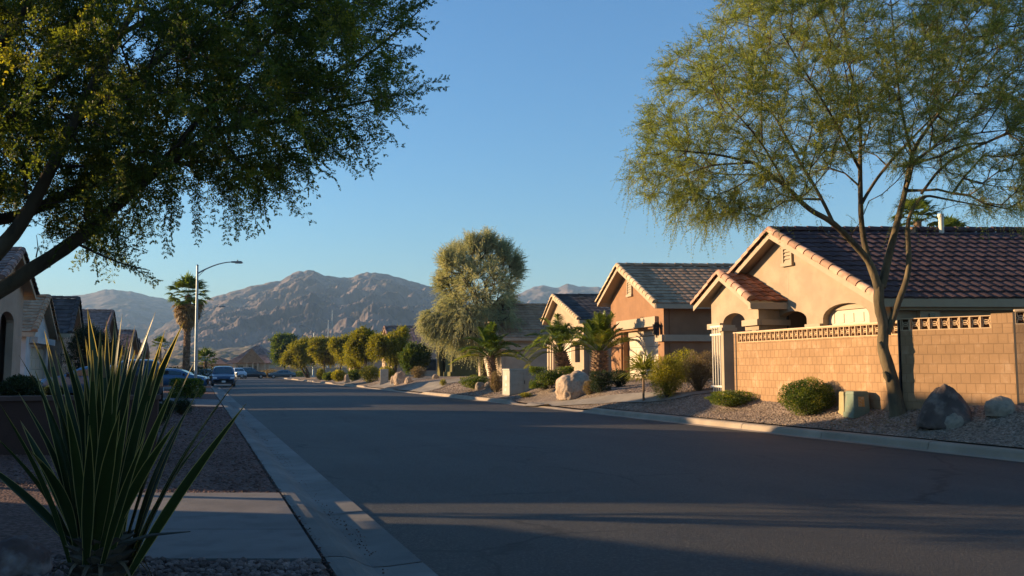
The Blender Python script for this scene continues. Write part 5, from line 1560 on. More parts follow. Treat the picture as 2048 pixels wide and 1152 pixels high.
def palm_trunk(g, b, t, r0, r1, bosses=True, ring=.16):
    b = np.asarray(b, float); t = np.asarray(t, float)
    ax = t - b; Lh = np.linalg.norm(ax); n = max(4, int(Lh / ring))
    pts = [b + ax * k / (n * 2) for k in range(n * 2 + 1)]
    rad = [r0 + (r1 - r0) * k / (n * 2) for k in range(n * 2 + 1)]
    g.tube(pts, np.array(rad) * .8, 12, rnd=.4)
    if bosses:
        u = unit(np.cross(ax, [0, 1, 0.1])); w = unit(np.cross(ax, u)); az = ax / Lh
        rows = int(Lh / (ring * .62)); nn = 9
        for i in range(rows):
            p = b + az * Lh * (i + .5) / rows; r = r0 + (r1 - r0) * i / rows
            for j in range(nn):
                a = (j + .5 * (i % 2)) * 2 * math.pi / nn + rng.uniform(-.08, .08)
                o = math.cos(a) * u + math.sin(a) * w; tg = np.cross(az, o)
                q = p + o * r * .72; hw = r * .42; hh = ring * .5
                tipp = q + o * r * .48 + az * hh * 1.1
                g.add([q - tg * hw, q - az * hh, q + tg * hw, q + az * hh * .9, tipp], [[0, 1, 4], [1, 2, 4], [2, 3, 4], [3, 0, 4]], rng.uniform(.1, 1))

def feather_palm(label, bpx, bpy, cpx, cpy, L, nf_, r0, r1, d=None, upright=.6, arc=.35, seed=0, group='bushy date palms', minel=-.1):
    b = gp(bpx, bpy) if d is None else np.array([*P(bpx, bpy, d)[:2], 0])
    if d is not None: b[2] = Hs(b[0], b[1])
    t = P(cpx, cpy, b[1])
    root = thing('palm_tree', b, label, 'palm tree', group)
    g = G(); palm_trunk(g, b - (0, 0, .05), t, r0, r1)
    obj('trunk', g, M['palm_trunk'], root)
    gr, gl = G(), G()
    for i in range(nf_):
        az = i * 2.399 + seed; k = i / nf_
        el = minel + (1.42 - minel) * (1 - k) ** .8 * upright * 1.35
        el = min(el, 1.45)
        dd = np.array([math.cos(az) * math.cos(el), math.sin(az) * math.cos(el), math.sin(el)])
        frond(gr, gl, t + dd * .08 + np.array([0, 0, -.15 * k]), dd, L * rng.uniform(.8, 1.08), arc * rng.uniform(.6, 1.3), rr=.9 if k > .9 else None)
    obj('frond_stalks', gr, M['palm'], root)
    obj('fronds', gl, M['palm'], root)
    return root
feather_palm('leaning palm with a short thick trunk left of the utility cabinet', 991, 779, 981, 712, 2.2, 32, .24, .20, seed=.4, upright=.85, arc=.45, minel=.15)
feather_palm('spreading palm behind the hedge in front of the cream columned house', 1137, 752, 1121, 704, 3.0, 38, .40, .30, d=44, seed=1.7, arc=.60, upright=.85, minel=.25)
feather_palm('bushiest upright palm with a thick pineapple trunk beside the orange house', 1198, 757, 1200, 702, 2.2, 44, .42, .34, d=39.5, seed=2.9, upright=1.0, arc=.34, minel=.45)

def fan_leaf(gl, gs, base, d, pet, R_, spread=2.6, nseg=22, tipdroop=.25, rr=None, w=None, thin=.55):
    hub = base + d * pet
    if gs is not None: gs.tube([base, (base + hub) / 2 + np.array([0, 0, .04 * pet]), hub], [.02, .014, .01], 4, cap=False, rnd=.5)
    side = unit(np.cross(d, np.array([0, 0, 1.0]) + .1 * rng.normal(size=3)))
    a = np.linspace(-spread / 2, spread / 2, nseg)
    rr = rng.uniform(.1, .8) if rr is None else rr
    dd = unit(np.cos(a)[:, None] * d + np.sin(a)[:, None] * side + .05 * rng.normal(size=(nseg, 3)))
    nn = unit(np.cross(d, side) + .2 * rng.normal(size=(nseg, 3)))
    s2 = unit(np.cross(dd, nn))
    wd = w or R_ * spread / nseg * thin
    l = R_ * rng.uniform(.85, 1.05, nseg) * (1 - .22 * np.abs(a) / (spread / 2))
    hubs = np.repeat(hub[None], nseg, 0)
    mid = hubs + dd * l[:, None] * .6; e = mid + unit(dd + np.array([0, 0, -1.0]) * tipdroop * 2) * l[:, None] * .42
    V = np.stack([hubs - s2 * .004, hubs + s2 * .004, mid + s2 * wd, mid - s2 * wd, e], 1).reshape(-1, 3)
    i = np.arange(nseg)[:, None] * 5; rv = np.clip(rr + rng.uniform(-.15, .15, nseg), .02, 1)
    gl.add(V, np.hstack([i, i + 1, i + 2, i + 3]), rv); gl.add(V, np.hstack([i + 3, i + 2, i + 4]), rv)

def fan_palm(label, b, t, r0, r1, pet, R_, n, dead=0, group='fan palms', el0=-.3, seed=0, bosses=True, nseg=22, thin=.55, lm='palm'):
    root = thing('fan_palm', b, label, 'palm tree', group)
    g = G(); palm_trunk(g, b - np.array([0, 0, .1]), t, r0, r1, bosses, .22)
    obj('trunk', g, M['palm_trunk'], root)
    gl, gs = G(), G()
    for i in range(n):
        az = i * 2.399 + seed; k = i / n
        el = el0 + (1.45 - el0) * (1 - k)
        dd = np.array([math.cos(az) * math.cos(el), math.sin(az) * math.cos(el), math.sin(el)])
        fan_leaf(gl, gs, t, dd, pet * rng.uniform(.8, 1.15), R_ * rng.uniform(.85, 1.1), tipdroop=.3, nseg=nseg, thin=thin)
    obj('leaf_stalks', gs, M['palm'], root)
    obj('fans', gl, M[lm], root)
    if dead:
        gd = G()
        for i in range(dead):
            az = i * 2.399; k = i / dead; el = -.35 - 1.0 * k
            dd = np.array([math.cos(az) * math.cos(el), math.sin(az) * math.cos(el), math.sin(el)])
            fan_leaf(gd, gd, t + np.array([0, 0, -.25 - 1.3 * k]), dd, pet * .75, R_ * .9, spread=1.9, tipdroop=.5, nseg=16)
        obj('dead_skirt', gd, M['palm_dead'], root)
    return root
dP = 80.0
bp_ = np.array([X_at(375, dP), dP, 0]); bp_[2] = Hs(bp_[0], bp_[1])
fan_palm('tall fan palm with a brown dead skirt beside the lamp post', bp_, P(377, 592, dP), .34, .27, 1.15, 1.15, 38, 60, el0=-.55)
b_ = P(322, 760, 90); b_[2] = Hs(b_[0], b_[1]); fan_palm('small far palm top between the low brown roofs on the left', b_, P(320, 690, 90), .2, .15, .5, .6, 16, 4, bosses=False, seed=1)
b_ = P(410, 758, 110); b_[2] = Hs(b_[0], b_[1]); fan_palm('short dark bushy palm just right of the lamp post', b_, P(411, 722, 110), .3, .25, .9, 1.0, 22, 8, bosses=False, seed=2)
b_ = P(1900, 700, 48); b_[2] = 1.5; fan_palm('fan palm top showing above the plum roof behind the white vent pipe', b_, P(1902, 470, 48), .3, .25, .5, .75, 22, 6, bosses=False, seed=3)
b_ = P(1835, 700, 46); b_[2] = 1.5; fan_palm('second fan palm top above the plum roof seen through the tree limbs', b_, P(1835, 440, 46), .3, .25, .7, .85, 24, 6, bosses=False, seed=4)
M['palm_y'] = leaf_mat('yellowish_palm_leaf', (.12, .13, .02), (.24, .22, .04), .4, c3=(.36, .30, .08))
# small fan palm on a thin stake-like trunk
b_ = gp(1287, 803)
fan_palm('small fan palm on a thin straight stem in the gravel near the curb', b_, P(1287, 748, b_[1]), .05, .045, .20, .80, 20, 0, bosses=False, seed=5, el0=-.45, nseg=15, thin=.13, lm='palm_y')

# ---------------------------------------------------------------- big yucca in the foreground
yb = np.array([X_at(222, 5.6), 5.6, 0.0]); yb[2] = Hs(yb[0], yb[1])
yuc = thing('spiky_yucca', yb, 'big spiky yucca with sword shaped leaves in the left foreground', 'plant')
M['yucca'] = leaf_mat('sword_leaf', (.018, .030, .009), (.050, .068, .015), .22, c3=(.17, .10, .045), rough=.42, tcol=(1.2, 1.5, .4))
M['yucca_rim_light'] = leaf_mat('pale_rim_light_margin', (.30, .24, .11), (.42, .34, .17), .45, rough=.5)  # pale margin, its colour carrying the backlit rim of the blades
g = G(); palm_trunk(g, yb - (0, 0, .06), yb + (0, 0, .34), .20, .17, True, .08); obj('trunk', g, mat('yucca_trunk', (.05, .035, .025), (.11, .085, .06), scale=8, rnd=.5), yuc)
yt = yb + np.array([0, 0, .30])
tipsY = [(175, 617, .1, 1.2), (38, 710, -.2, .9), (65, 677, .25, .8), (89, 662, 0, .9), (115, 653, -.25, 1.1), (0, 808, -.3, .9), (36, 784, .1, .8), (-14, 868, -.2, 1.1), (213, 641, .2, 1), (230, 633, .35, .8), (244, 629, 0, 1), (256, 667, .3, .8), (311, 624, .05, 1.25), (297, 662, .35, .8), (342, 677, .1, .9), (367, 645, -.1, 1.1),
         (168, 744, -.35, .9), (170, 672, .35, .9), (199, 748, -.3, 1), (261, 782, -.4, .8), (292, 866, -.5, .8), (479, 753, .15, 1.0), (493, 806, -.05, 1.0), (400, 777, .3, .9), (354, 758, -.35, .9), (287, 792, .4, .8), (226, 730, -.4, 1.2), (130, 800, -.45, 1), (60, 900, -.4, 1), (-60, 905, .1, 1), (352, 847, -.4, .8), (205, 690, .1, 1.1), (145, 720, .2, 1), (270, 700, -.1, 1.1), (320, 730, -.2, 1.1), (420, 860, .3, .8), (100, 760, -.1, 1.1), (240, 820, -.55, 1), (180, 850, -.6, 1), (300, 700, .45, .9), (40, 840, .4, .9), (370, 830, .45, .9), (150, 660, -.15, .9), (270, 650, .15, .9), (200, 655, -.2, .9), (330, 660, -.25, .8), (70, 740, .1, .8), (390, 720, .15, .8), (185, 700, -.35, .9), (245, 690, -.4, .8), (440, 800, .05, .8), (110, 700, .3, .8)]
for i, (tx, ty, dz, ws) in enumerate(tipsY):
    tip = P(tx, ty, yb[1] + dz * 1.1)
    base = yt + np.array([np.clip((tx - 222) / 1400, -.14, .14), dz * .22, rng.uniform(-.16, .10) - abs(tx - 222) * .0004])
    v = tip - base; Lg = np.linalg.norm(v); d_ = v / Lg
    n = 14
    t = np.linspace(0, 1, n)
    bow = unit(np.cross(np.cross(d_, [0, 0, 1.0]), d_)[None])[0]
    cur = rng.uniform(.01, .05) * (1 + 1.2 * min(1, abs(tx - 222) / 300))
    C = base + d_ * Lg * t[:, None] + bow[None] * (cur * Lg * np.sin(t * math.pi))[:, None]
    T = unit(np.gradient(C, axis=0))
    # blade faces mostly outwards; side vector tangential around the axis
    rad = np.array([d_[0], d_[1], 0]); rad = rad / (np.linalg.norm(rad) + 1e-6)
    sd = np.array([-rad[1], rad[0], 0]) * .8 + np.array([1, 0, 0]) * (.5 if -rad[1] > 0 else -.5) + rng.normal(size=3) * .18
    sd = unit((sd - T * (sd @ T.T)[:, None]))
    nn = np.cross(T, sd)
    wmax = .038 * ws * rng.uniform(.85, 1.1)
    prof_ = wmax * np.interp(t, [0, .08, .35, .6, .85, 1], [.62, .6, 1, .88, .42, .02])
    fold = .35
    thick = .006 * (1 - t)[:, None] + .001
    Lft = C + sd * prof_[:, None]; Rgt = C - sd * prof_[:, None]; Mid = C - nn * (prof_ * fold)[:, None]
    e = .0042
    Li = C + sd * (prof_ - np.minimum(e, prof_ * .8))[:, None]; Ri = C - sd * (prof_ - np.minimum(e, prof_ * .8))[:, None]
    # height of the fold surface at the inner margin
    g = G()
    rr_ = np.clip(np.repeat(rng.uniform(.05, .7) + rng.uniform(-.08, .08, n - 1), 2), .02, .78)
    k_ = rng.integers(0, 3)
    if k_: rr_[-2 * k_:] = 1.0
    g.grid(np.stack([Li, Mid, Ri], 1), rr_)
    g.grid(np.stack([Ri, Mid + nn * -1 * thick, Li], 1), rr_ * .9)
    lf = obj('leaf', g, M['yucca'], yuc, smooth=True)
    g = G()
    g.grid(np.stack([Lft, Li], 1), .5); g.grid(np.stack([Ri, Rgt], 1), .5)
    obj('rim_light_margin', g, M['yucca_rim_light'], lf, smooth=True)  # edge strips with the rim light put into their colour
M['dead_blade'] = leaf_mat('dead_blade', (.075, .05, .03), (.15, .105, .06), .15)
for i in range(12):   # withered blades hanging around the foot
    az = i * 2.399; o_ = np.array([math.cos(az), math.sin(az), 0]); Lg = rng.uniform(.25, .5)
    t = np.linspace(0, 1, 8)[:, None]; C = yt + np.array([0, 0, -.10]) + o_ * (.14 + Lg * .55 * t) + np.array([0, 0, 1.0]) * (.10 * t - .38 * t ** 2.2)
    s_ = np.array([-o_[1], o_[0], 0]) * .022 * (1.05 - t) + rng.normal(size=3) * .002
    g = G(); g.grid(np.stack([C + s_, C - np.array([0, 0, .006]), C - s_], 1), rng.uniform(.1, .9)); obj('dead_leaf', g, M['dead_blade'], yuc, smooth=True)
# dry fallen stalk leaf at the right
g = G(); q0 = yb + np.array([.1, -.05, .30]); q1 = P(381, 1063, 5.5); g.tube([q0, q0 * .5 + q1 * .5 + (0, 0, .02), q1], [.012, .010, .003], 5); obj('dry_leaf', g, mat('dry_leaf', (.05, .05, .045), (.08, .075, .06)), yuc)

# ---------------------------------------------------------------- street lamps and poles
M['galv'] = mat('galvanised_steel', (.22, .25, .27), (.30, .33, .35), scale=4, rough=.45, metal=.6, spec=.5)
M['lamp_head'] = mat('lamp_head_grey', (.12, .13, .14), rough=.5)
def street_lamp(label, px, d, toppx, headpx, headpy, flip=1, R_=.11):
    b = np.array([X_at(px, d), d, 0.0]); b[2] = Hs(b[0], b[1])
    root = thing('street_lamp', b, label, 'street lamp', 'street lamps')
    top = P(px, toppx, d); hd = P(headpx, headpy, d)
    g = G(); g.tube([b, (b + top) / 2, top], [R_, R_ * .85, R_ * .6], 12); g.tube([b, b + (0, 0, .25)], [R_ * 1.7, R_ * 1.5], 12); g.tube([top, top + (0, 0, .08)], [R_ * .8, R_ * .2], 10)
    obj('pole', g, M['galv'], root, smooth=True)
    a0 = top + (0, 0, -.55)
    L = hd[0] - a0[0]; hh = hd[2] - a0[2]
    t = np.linspace(0, 1, 14)
    pts = np.stack([a0[0] + L * t, a0[1] + 0 * t, a0[2] + hh * np.sin(t * math.pi / 2) ** .9], 1)
    g = G(); g.tube(pts, np.linspace(.05, .032, 14), 8)
    g.tube([a0 + (0, 0, -.25), pts[3]], .018, 6)
    obj('arm', g, M['galv'], root, smooth=True)
    s = np.sign(L)
    g = G(); c = pts[-1]
    V0 = [[c[0] + s * x_, c[1] + y_, c[2] + z_] for x_, y_, z_ in ((-.1, -.06, -.05), (.65, -.13, -.07), (.65, .13, -.07), (-.1, .06, -.05))]
    V1 = [[c[0] + s * x_, c[1] + y_, c[2] + z_] for x_, y_, z_ in ((-.1, -.05, .05), (.55, -.09, .06), (.55, .09, .06), (-.1, .05, .05))]
    g.hexa(V0, V1); g.tube([c + (s * .3, 0, .05), c + (s * .3, 0, .14)], .04, 8)
    hdo = obj('lamp_head', g, M['lamp_head'], root)
    g = G(); g.box(c + (s * .36, 0, -.10), .4, .18, .03); obj('lens', g, M['iron_w'], hdo)
    return root
street_lamp('nearest street lamp with a curved arm beside the tall fan palm', 395, 57, 531, 466, 524)
street_lamp('second street lamp seen just behind the nearest one', 396, 100, 628, 440, 613, R_=.12)
street_lamp('far street lamp on the right side with its arm towards the left', 628, 150, 661, 606, 652, R_=.13)
for px_, ty, lab in ((665, 620, 'taller thin utility pole far behind the yellow green trees'), (657, 640, 'shorter thin utility pole far behind the yellow green trees')):
    b = np.array([X_at(px_, 250), 250, -.6]); t = P(px_, ty, 250)
    root = thing('utility_pole', b, lab, 'pole', 'utility poles')
    g = G(); g.tube([b, t], [.2, .13], 8); obj('pole', g, M['galv'], root); g = G(); g.box(t - (0, 0, .8), 2.2, .12, .12); obj('crossarm', g, M['galv'], root)

# ---------------------------------------------------------------- utility boxes
M['cab'] = mat('beige_cabinet_paint', (.36, .32, .25), (.41, .365, .29), scale=2, rough=.55, spec=.3, c3=(.26, .22, .16), s3=5, w3=.4)
M['cab_green'] = mat('green_box_paint', (.13, .17, .12), (.18, .21, .15), scale=3, rough=.6, c3=(.26, .22, .14), s3=6, w3=.5)
M['cab_tan'] = mat('tan_box_paint', (.30, .24, .12), (.36, .29, .16), scale=3, rough=.6, c3=(.20, .16, .08), s3=6, w3=.5)
M['sticker'] = mat('faded_orange_sticker', (.55, .24, .04), (.60, .34, .12), scale=9, rough=.6, c3=(.55, .5, .4), s3=22, w3=.8)
M['sticker_w'] = mat('white_sticker', (.6, .56, .48), (.5, .46, .4), scale=9, rough=.6)
c = gp(1019, 792)
ax = np.array([.985, .12, 0]); ay = np.array([-.35, .93, 0]); ay /= np.linalg.norm(ay)
wb, db, hb = 55 * c[1] / F, .95, 53 * c[1] / F
root = thing('utility_cabinet', c, 'large beige metal utility cabinet with two doors by the curb', 'utility box')
g = G(); o_ = c + (0, 0, -.05)
q = [o_, o_ + ax * wb, o_ + ax * wb + ay * db, o_ + ay * db]; q = [np.array(x) for x in q]
g.hexa([x - (0, 0, .1) for x in q], [x + (0, 0, hb) for x in q]); obj('housing', g, M['cab'], root)
g = G(); cc = sum(q) / 4; g.hexa([cc + (x - cc) * 1.04 + (0, 0, hb) for x in q], [cc + (x - cc) * 1.02 + (0, 0, hb + .07) for x in q]); obj('lid', g, M['cab'], root)
g = G(); g.hexa([cc + (x - cc) * 1.03 - (0, 0, .1) for x in q], [cc + (x - cc) * 1.03 + (0, 0, .10) for x in q]); obj('plinth', g, M['concrete'], root)
nf2 = np.array([ax[1], -ax[0], 0])
for k0, k1 in ((.02, .495), (.505, .98)):
    g = G(); e0 = o_ + ax * wb * k0 + (0, 0, .16); e1 = o_ + ax * wb * k1 + (0, 0, .16)
    g.hexa([e0 + nf2 * .002, e1 + nf2 * .002, e1 + nf2 * .022, e0 + nf2 * .022], [x + np.array([0, 0, hb - .22]) for x in (e0 + nf2 * .002, e1 + nf2 * .002, e1 + nf2 * .022, e0 + nf2 * .022)])
    dr = obj('door', g, M['cab'], root)
    if k0 > .4:
        g = G(); h0 = e0 + ax * .06 + nf2 * .023 + (0, 0, .45); g.box(h0, .03, .03, .16, ax, -nf2); obj('handle', g, M['iron_d'], dr)
ns = -ax
for (k, z0, ww, hh, m_) in ((.5, .78, .30, .22, 'sticker_w'), (.5, .5, .22, .12, 'sticker_w'), (.55, .28, .2, .10, 'sticker_w')):
    g = G(); p_ = o_ + ay * db * k + ns * .001 + (0, 0, z0); g.box(p_ + ns * .003, ww, .006, hh, ay, ns); obj('warning_label', g, M[m_], root)

def pedestal(label, cx, by, wpx, hpx, m, sticker=False, yaw=.25, dep=.42, taper=.86, d=None, group='utility pedestals'):
    b = gp(cx, by); s = b[1] / F; w_ = wpx * s; h_ = hpx * s
    root = thing('utility_pedestal', b, label, 'utility box', group)
    u = np.array([math.cos(yaw), math.sin(yaw), 0]); v = np.array([-math.sin(yaw), math.cos(yaw), 0])
    c_ = b + v * dep / 2
    B0 = [c_ + u * w_ / 2 * i + v * dep / 2 * j for i, j in ((-1, -1), (1, -1), (1, 1), (-1, 1))]
    B1 = [c_ + u * w_ * taper / 2 * i + v * (dep * taper / 2 * j) + np.array([0, 0, h_]) for i, j in ((-1, -1), (1, -1), (1, 1), (-1, 1))]
    g = G(); g.hexa([x - (0, 0, .06) for x in B0], B1)
    ob = obj('housing', g, m, root)
    md = ob.modifiers.new('bevel', 'BEVEL'); md.width = .03; md.segments = 3
    g = G(); g.hexa([c_ + (x - c_) * np.array([1.05, 1.05, 1]) - (0, 0, .05) for x in B0], [c_ + (x - c_) * np.array([1.05, 1.05, 1]) + (0, 0, .07) for x in B0]); obj('base', g, m, root)
    g = G(); t_ = [c_ + (x - c_) * np.array([1.06, 1.06, 1]) for x in B1]; g.hexa([x - (0, 0, .07) for x in t_], [c_ + np.array([0, 0, x[2] - c_[2]]) + ((x - c_) * [1, 1, 0]) * .9 + (0, 0, .02) for x in t_])
    l_ = obj('lid', g, m, root); md = l_.modifiers.new('bevel', 'BEVEL'); md.width = .02; md.segments = 2
    if sticker:
        g = G()
        f = lambda a, z: (B0[0] * (1 - a) + B0[1] * a) * (1 - z) + (B1[0] * (1 - a) + B1[1] * a) * z - v * .006
        g.slab([f(.28, .38), f(.66, .38), f(.66, .80), f(.28, .80)], -v * .004); obj('faded_sticker', g, M['sticker'], root)
    return root
pedestal('narrow tan utility box with an orange sticker standing behind the green one', 1697, 829, 20, 43, M['cab_tan'], True, yaw=-.1)
pedestal('green utility box with a faded orange sticker left of the leaning tree', 1725, 831, 38, 46, M['cab_green'], True, yaw=.15)
pedestal('narrow beige utility pedestal by the far curb among shrubs', 768, 768, 16, 29, M['cab'], False, yaw=.1, taper=.98, dep=.6)

# ---------------------------------------------------------------- cars
def paint(name, c, rough=.3): return mat(name, c, rough=rough, spec=.5, coat=.6, metal=.2)
M['tyre'] = mat('tyre_rubber', (.012, .012, .012), rough=.9); M['rim'] = mat('alloy_rim', (.35, .35, .36), rough=.35, metal=.8)
M['carglass'] = mat('tinted_car_glass', (.02, .05, .065), rough=.06, spec=.8)
M['headl'] = mat('headlight_glass', (.55, .55, .55), rough=.15, spec=.8); M['taill'] = mat('red_tail_light', (.35, .02, .015), rough=.25)
M['plate'] = mat('licence_plate', (.6, .6, .58), rough=.5); M['trimb'] = mat('black_trim', (.012, .012, .013), rough=.5)
def car(label, px, d, yaw, body, kind='van', z=None, name='parked_car', group='parked cars', W_=1.85, L_=4.6, Hh=1.7):
    """yaw: direction the nose points to (world, from +X)"""
    c = np.array([X_at(px, d), d, 0.0]); c[2] = (Hs(c[0], c[1]) + .012) if z is None else z
    root = thing(name, c, label, 'car', group)
    fx = np.array([math.cos(yaw), math.sin(yaw), 0]); lx_ = np.array([-math.sin(yaw), math.cos(yaw), 0])
    def W3(x, y, zz): return c + fx * x + lx_ * y + np.array([0, 0, zz])
    if kind == 'van': top = [(-2.28, .55), (-2.30, .95), (-2.22, 1.15), (-2.0, Hh - .1), (-1.7, Hh), (-.2, Hh), (.35, Hh - .05), (1.25, 1.08), (2.0, .92), (2.22, .78), (2.30, .5)]
    elif kind == 'suv': top = [(-2.25, .55), (-2.28, 1.0), (-2.15, 1.2), (-1.85, Hh - .05), (-1.5, Hh), (-.1, Hh), (.3, Hh - .08), (.95, 1.18), (2.0, 1.05), (2.22, .9), (2.28, .5)]
    else: top = [(-2.28, .5), (-2.30, .85), (-2.2, 1.0), (-1.55, 1.03), (-.95, Hh - .05), (-.5, Hh), (.2, Hh - .02), (.55, Hh - .1), (1.15, 1.0), (2.0, .85), (2.22, .7), (2.28, .45)]
    sc = L_ / 4.6
    xs = np.array([p[0] * sc for p in top]); zs = np.array([p[1] for p in top])
    belt = {'van': 1.05, 'suv': 1.12, 'sedan': .95}[kind]
    X = np.linspace(xs[0], xs[-1], 40); Z = np.interp(X, xs, zs)
    ker = np.array([.2, .6, .2]); Z[1:-1] = np.convolve(Z, ker, 'valid')
    ring = []
    g = G()
    hw = W_ / 2
    V = []
    for x, zt in zip(X, Z):
        e = 1 - .10 * max(0, (abs(x) / (L_ / 2) - .72) / .28) ** 2 * 1.6
        b = min(belt, zt - .02)
        fr = np.clip((zt - belt) / (Hh - belt), 0, 1)
        row = [(hw * .80 * e, .24), (hw * .97 * e, .34), (hw * e, .60), (hw * .985 * e, b * .92 + .02), (hw * .95 * e, b), (hw * (.95 - .16 * fr) * e, b + (zt - b) * .86), (hw * (.86 - .20 * fr) * e, b + (zt - b) * .97), (hw * .45 * e, zt + .015), (0, zt + .025)]
        full = [(y, z_) for y, z_ in row] + [(-y, z_) for y, z_ in row[-2::-1]]
        V.append([W3(x, y, z_) for y, z_ in full])
    V = np.array(V); g.grid(V); g.poly(V[0][::-1]); g.poly(V[-1])
    ob = obj('body', g, body, root, smooth=True)
    # windows as slightly proud panels
    def panel(nm, pts, m, par=root, th=.012):
        pts = np.array(pts); n_ = np.cross(pts[1] - pts[0], pts[-1] - pts[0]); n_ /= np.linalg.norm(n_)
        ctr = pts.mean(0); 
        if n_ @ (ctr - (c + (0, 0, .8))) < 0: n_ = -n_
        g = G(); m_ = len(pts)
        g.add(np.vstack([pts + n_ * .004, pts + n_ * th]), [[i, (i + 1) % m_, m_ + (i + 1) % m_, m_ + i] for i in range(m_)]); g.poly(pts + n_ * th)
        return obj(nm, g, m, par)
    zi = lambda x: float(np.interp(x, X, Z))
    def wsh(xa, xb):   # front or rear screen between stations xa (low) and xb (high)
        za, zb_ = zi(xa) + .02, zi(xb) + .01
        ya = hw * .80; yb_ = hw * .64
        return [W3(xa, -ya, za), W3(xa, ya, za), W3(xb, yb_, zb_), W3(xb, -yb_, zb_)]
    if kind == 'van': fa, fb, ra, rb_ = 1.18, .42, -2.18, -2.02; sw = [(-1.85, -.95), (-.88, .05), (.12, .85)]
    elif kind == 'suv': fa, fb, ra, rb_ = .90, .34, -2.1, -1.88; sw = [(-1.7, -.95), (-.88, -.05), (.02, .62)]
    else: fa, fb, ra, rb_ = 1.08, .58, -1.5, -.98; sw = [(-.95, -.25), (-.18, .62)]
    panel('windscreen', wsh(fa * sc, fb * sc), M['carglass']); panel('rear_window', wsh(ra * sc, rb_ * sc), M['carglass'])
    for sy in (-1, 1):
        for a0, a1 in sw:
            a0 *= sc; a1 *= sc
            zt0, zt1 = zi(a0) - .10, zi(a1) - .10
            fr = lambda zt: np.clip((zt - belt) / (Hh - belt), 0, 1)
            y_ = lambda zt: hw * (.95 - .15 * fr(zt)) + .008
            t0, t1 = max(zt0, belt + .06), max(zt1, belt + .06)
            panel('side_window', [W3(a0, sy * (hw * .95 + .006), belt + .02), W3(a1, sy * (hw * .95 + .006), belt + .02), W3(a1, sy * y_(t1), t1), W3(a0, sy * y_(t0), t0)], M['carglass'])
        for x_ in (-1.42 * sc, 1.42 * sc):
            g = G(); ctr = W3(x_, sy * (hw - .10), .32); g.tube([ctr - lx_ * .11, ctr + lx_ * .11], .325, 20); wh = obj('wheel', g, M['tyre'], root)
            g = G(); g.tube([ctr + lx_ * sy * .111, ctr + lx_ * sy * .125], [.20, .18], 14); obj('rim', g, M['rim'], wh)
        xf = X[-1]
        panel('headlight', [W3(xf - .10, sy * hw * .55, .66), W3(xf - .16, sy * hw * .88, .68), W3(xf - .22, sy * hw * .90, .82), W3(xf - .20, sy * hw * .55, .80)], M['headl'], th=.07)
        panel('tail_light', [W3(X[0] + .02, sy * hw * .66, .72), W3(X[0] + .02, sy * hw * .9, .72), W3(X[0] + .05, sy * hw * .88, 1.05), W3(X[0] + .04, sy * hw * .68, 1.05)], M['taill'], th=.05)
        g = G(); g.box(W3(.82 * sc, sy * (hw + .11), belt - .02), .12, .2, .15, fx, lx_); obj('side_mirror', g, M['trimb'], root)
    g = G(); g.box(W3(xf - .03, 0, .30), .16, W_ * .80, .16, fx, lx_); obj('front_bumper', g, M['trimb'], root)
    g = G(); g.box(W3(xf - .05, 0, .56), .10, W_ * .42, .14, fx, lx_); obj('grille', g, M['trimb'], root)
    g = G(); g.box(W3(xf + .055, 0, .38), .012, .32, .16, fx, lx_); obj('licence_plate', g, M['plate'], root)
    g = G(); g.box(W3(X[0] + .03, 0, .32), .14, W_ * .82, .18, fx, lx_); obj('rear_bumper', g, M['trimb'], root)
    return root
road_yaw = math.atan2(DV[1], DV[0])
blue = paint('dark_blue_paint', (.018, .05, .10)); white = paint('silver_white_paint', (.38, .42, .45)); dark = paint('near_black_blue_paint', (.012, .025, .04)); lblue = paint('bright_blue_paint', (.03, .10, .20)); dk = paint('black_paint', (.012, .013, .014)); teal = paint('slate_paint', (.08, .11, .13))
car('dark blue minivan parked facing the camera at the left gutter', 449, 78, road_yaw + math.pi, blue, 'van', z=.01, W_=1.98, Hh=1.78)
car('silver white car behind the blue minivan at the far end', 479, 143, road_yaw + math.pi + .2, white, 'suv', z=.0, Hh=1.75)
car('dark four wheel drive car parked side on at the far end', 505, 148, math.pi * .12, dark, 'suv', z=.0, Hh=1.8, L_=4.8, W_=1.9)
car('slate coloured low car parked at the far right curb', 566, 150, math.pi * 1.1, teal, 'sedan', z=.0, Hh=1.45)
car('bright blue sedan in the left driveway behind the yucca', 200, 38.5, math.pi * 1.02, lblue, 'sedan', Hh=1.42, L_=4.5)
car('black estate car in the left driveway right of the blue sedan', 284, 37.5, math.pi * .62, dk, 'suv', Hh=1.7)
car('pale blue car further back in the left driveway', 352, 60, math.pi * .05, lblue, 'sedan', Hh=1.4)
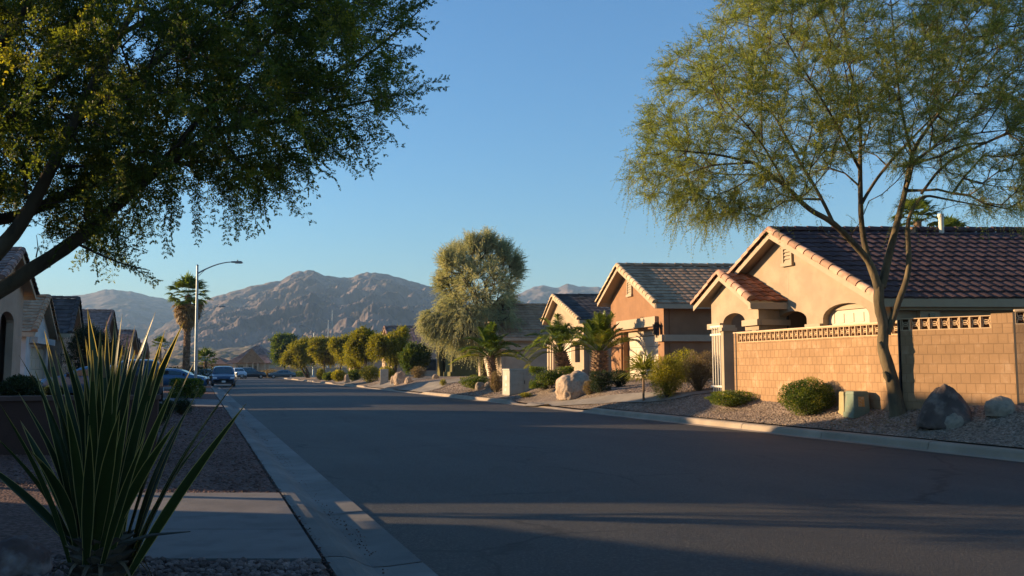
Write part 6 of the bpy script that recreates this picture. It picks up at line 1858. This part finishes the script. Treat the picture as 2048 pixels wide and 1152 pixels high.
car('dark car parked behind the minivan on the left side', 412, 98, road_yaw + math.pi, dk, 'sedan', Hh=1.45)

# leaf litter under the leaning tree and grit along the left gutter
n = 1600
x = baseR[0] + rng.normal(size=n) * 1.3; y = baseR[1] + rng.normal(size=n) * .7; l_, a_ = la(x, y); k = (l_ > 13.2) & (y < 19.2 + (x < 8.5) * 2); x, y = x[k], y[k]
g = G(); leaves(g, np.stack([x, y, H(x, y) + .02], -1), unit(rdir(len(x)) * np.array([1, 1, .25])), rng.uniform(.03, .09, len(x)), .018)
tag(obj('leaf_litter', g, M['leaf_dry']), kind='stuff', label='dry leaf litter under the leaning tree')
n = 1500
a_ = 2.5 + 40 * rng.random(n) ** 1.4; l_ = 1.34 + rng.normal(size=n) * .05 + .04 * np.sin(a_ * 1.7); x, y = xy(l_, a_)
g = G(); k = rng.random(n) < .3 + .5 * (np.sin(a_ * .9) > .2); x, y = x[k], y[k]
rocks(g, np.stack([x, y, 0 * x + .002], -1), rng.uniform(.003, .010, len(x)))
a_ = 2.5 + 30 * rng.random(900) ** 1.2; l_ = .905 + rng.normal(size=900) * .02; x, y = xy(l_, a_); rocks(g, np.stack([x, y, 0 * x + .10], -1), rng.uniform(.004, .014, len(x)))
tag(obj('gutter_grit', g, M['stone_l']), kind='stuff', label='dark grit lying in the left gutter')
# ---------------------------------------------------------------- haze
g = G()
g.hexa([(-3900, -120, -1.6), (3900, -120, -1.6), (3900, 5100, -1.6), (-3900, 5100, -1.6)], [(-3900, -120, 345), (3900, -120, 345), (3900, 5100, 345), (-3900, 5100, 345)])
hm = bpy.data.materials.new('haze_air'); hm.use_nodes = True
N = hm.node_tree.nodes
N.remove(N['Principled BSDF'])
pv = N.new('ShaderNodeVolumePrincipled'); pv.inputs['Color'].default_value = (.45, .70, 1, 1); pv.inputs['Density'].default_value = 1.4e-4; pv.inputs['Anisotropy'].default_value = .0
hm.node_tree.links.new(pv.outputs[0], N['Material Output'].inputs['Volume'])
tag(obj('haze', g, hm), kind='stuff', label='thin blue evening haze over the valley')
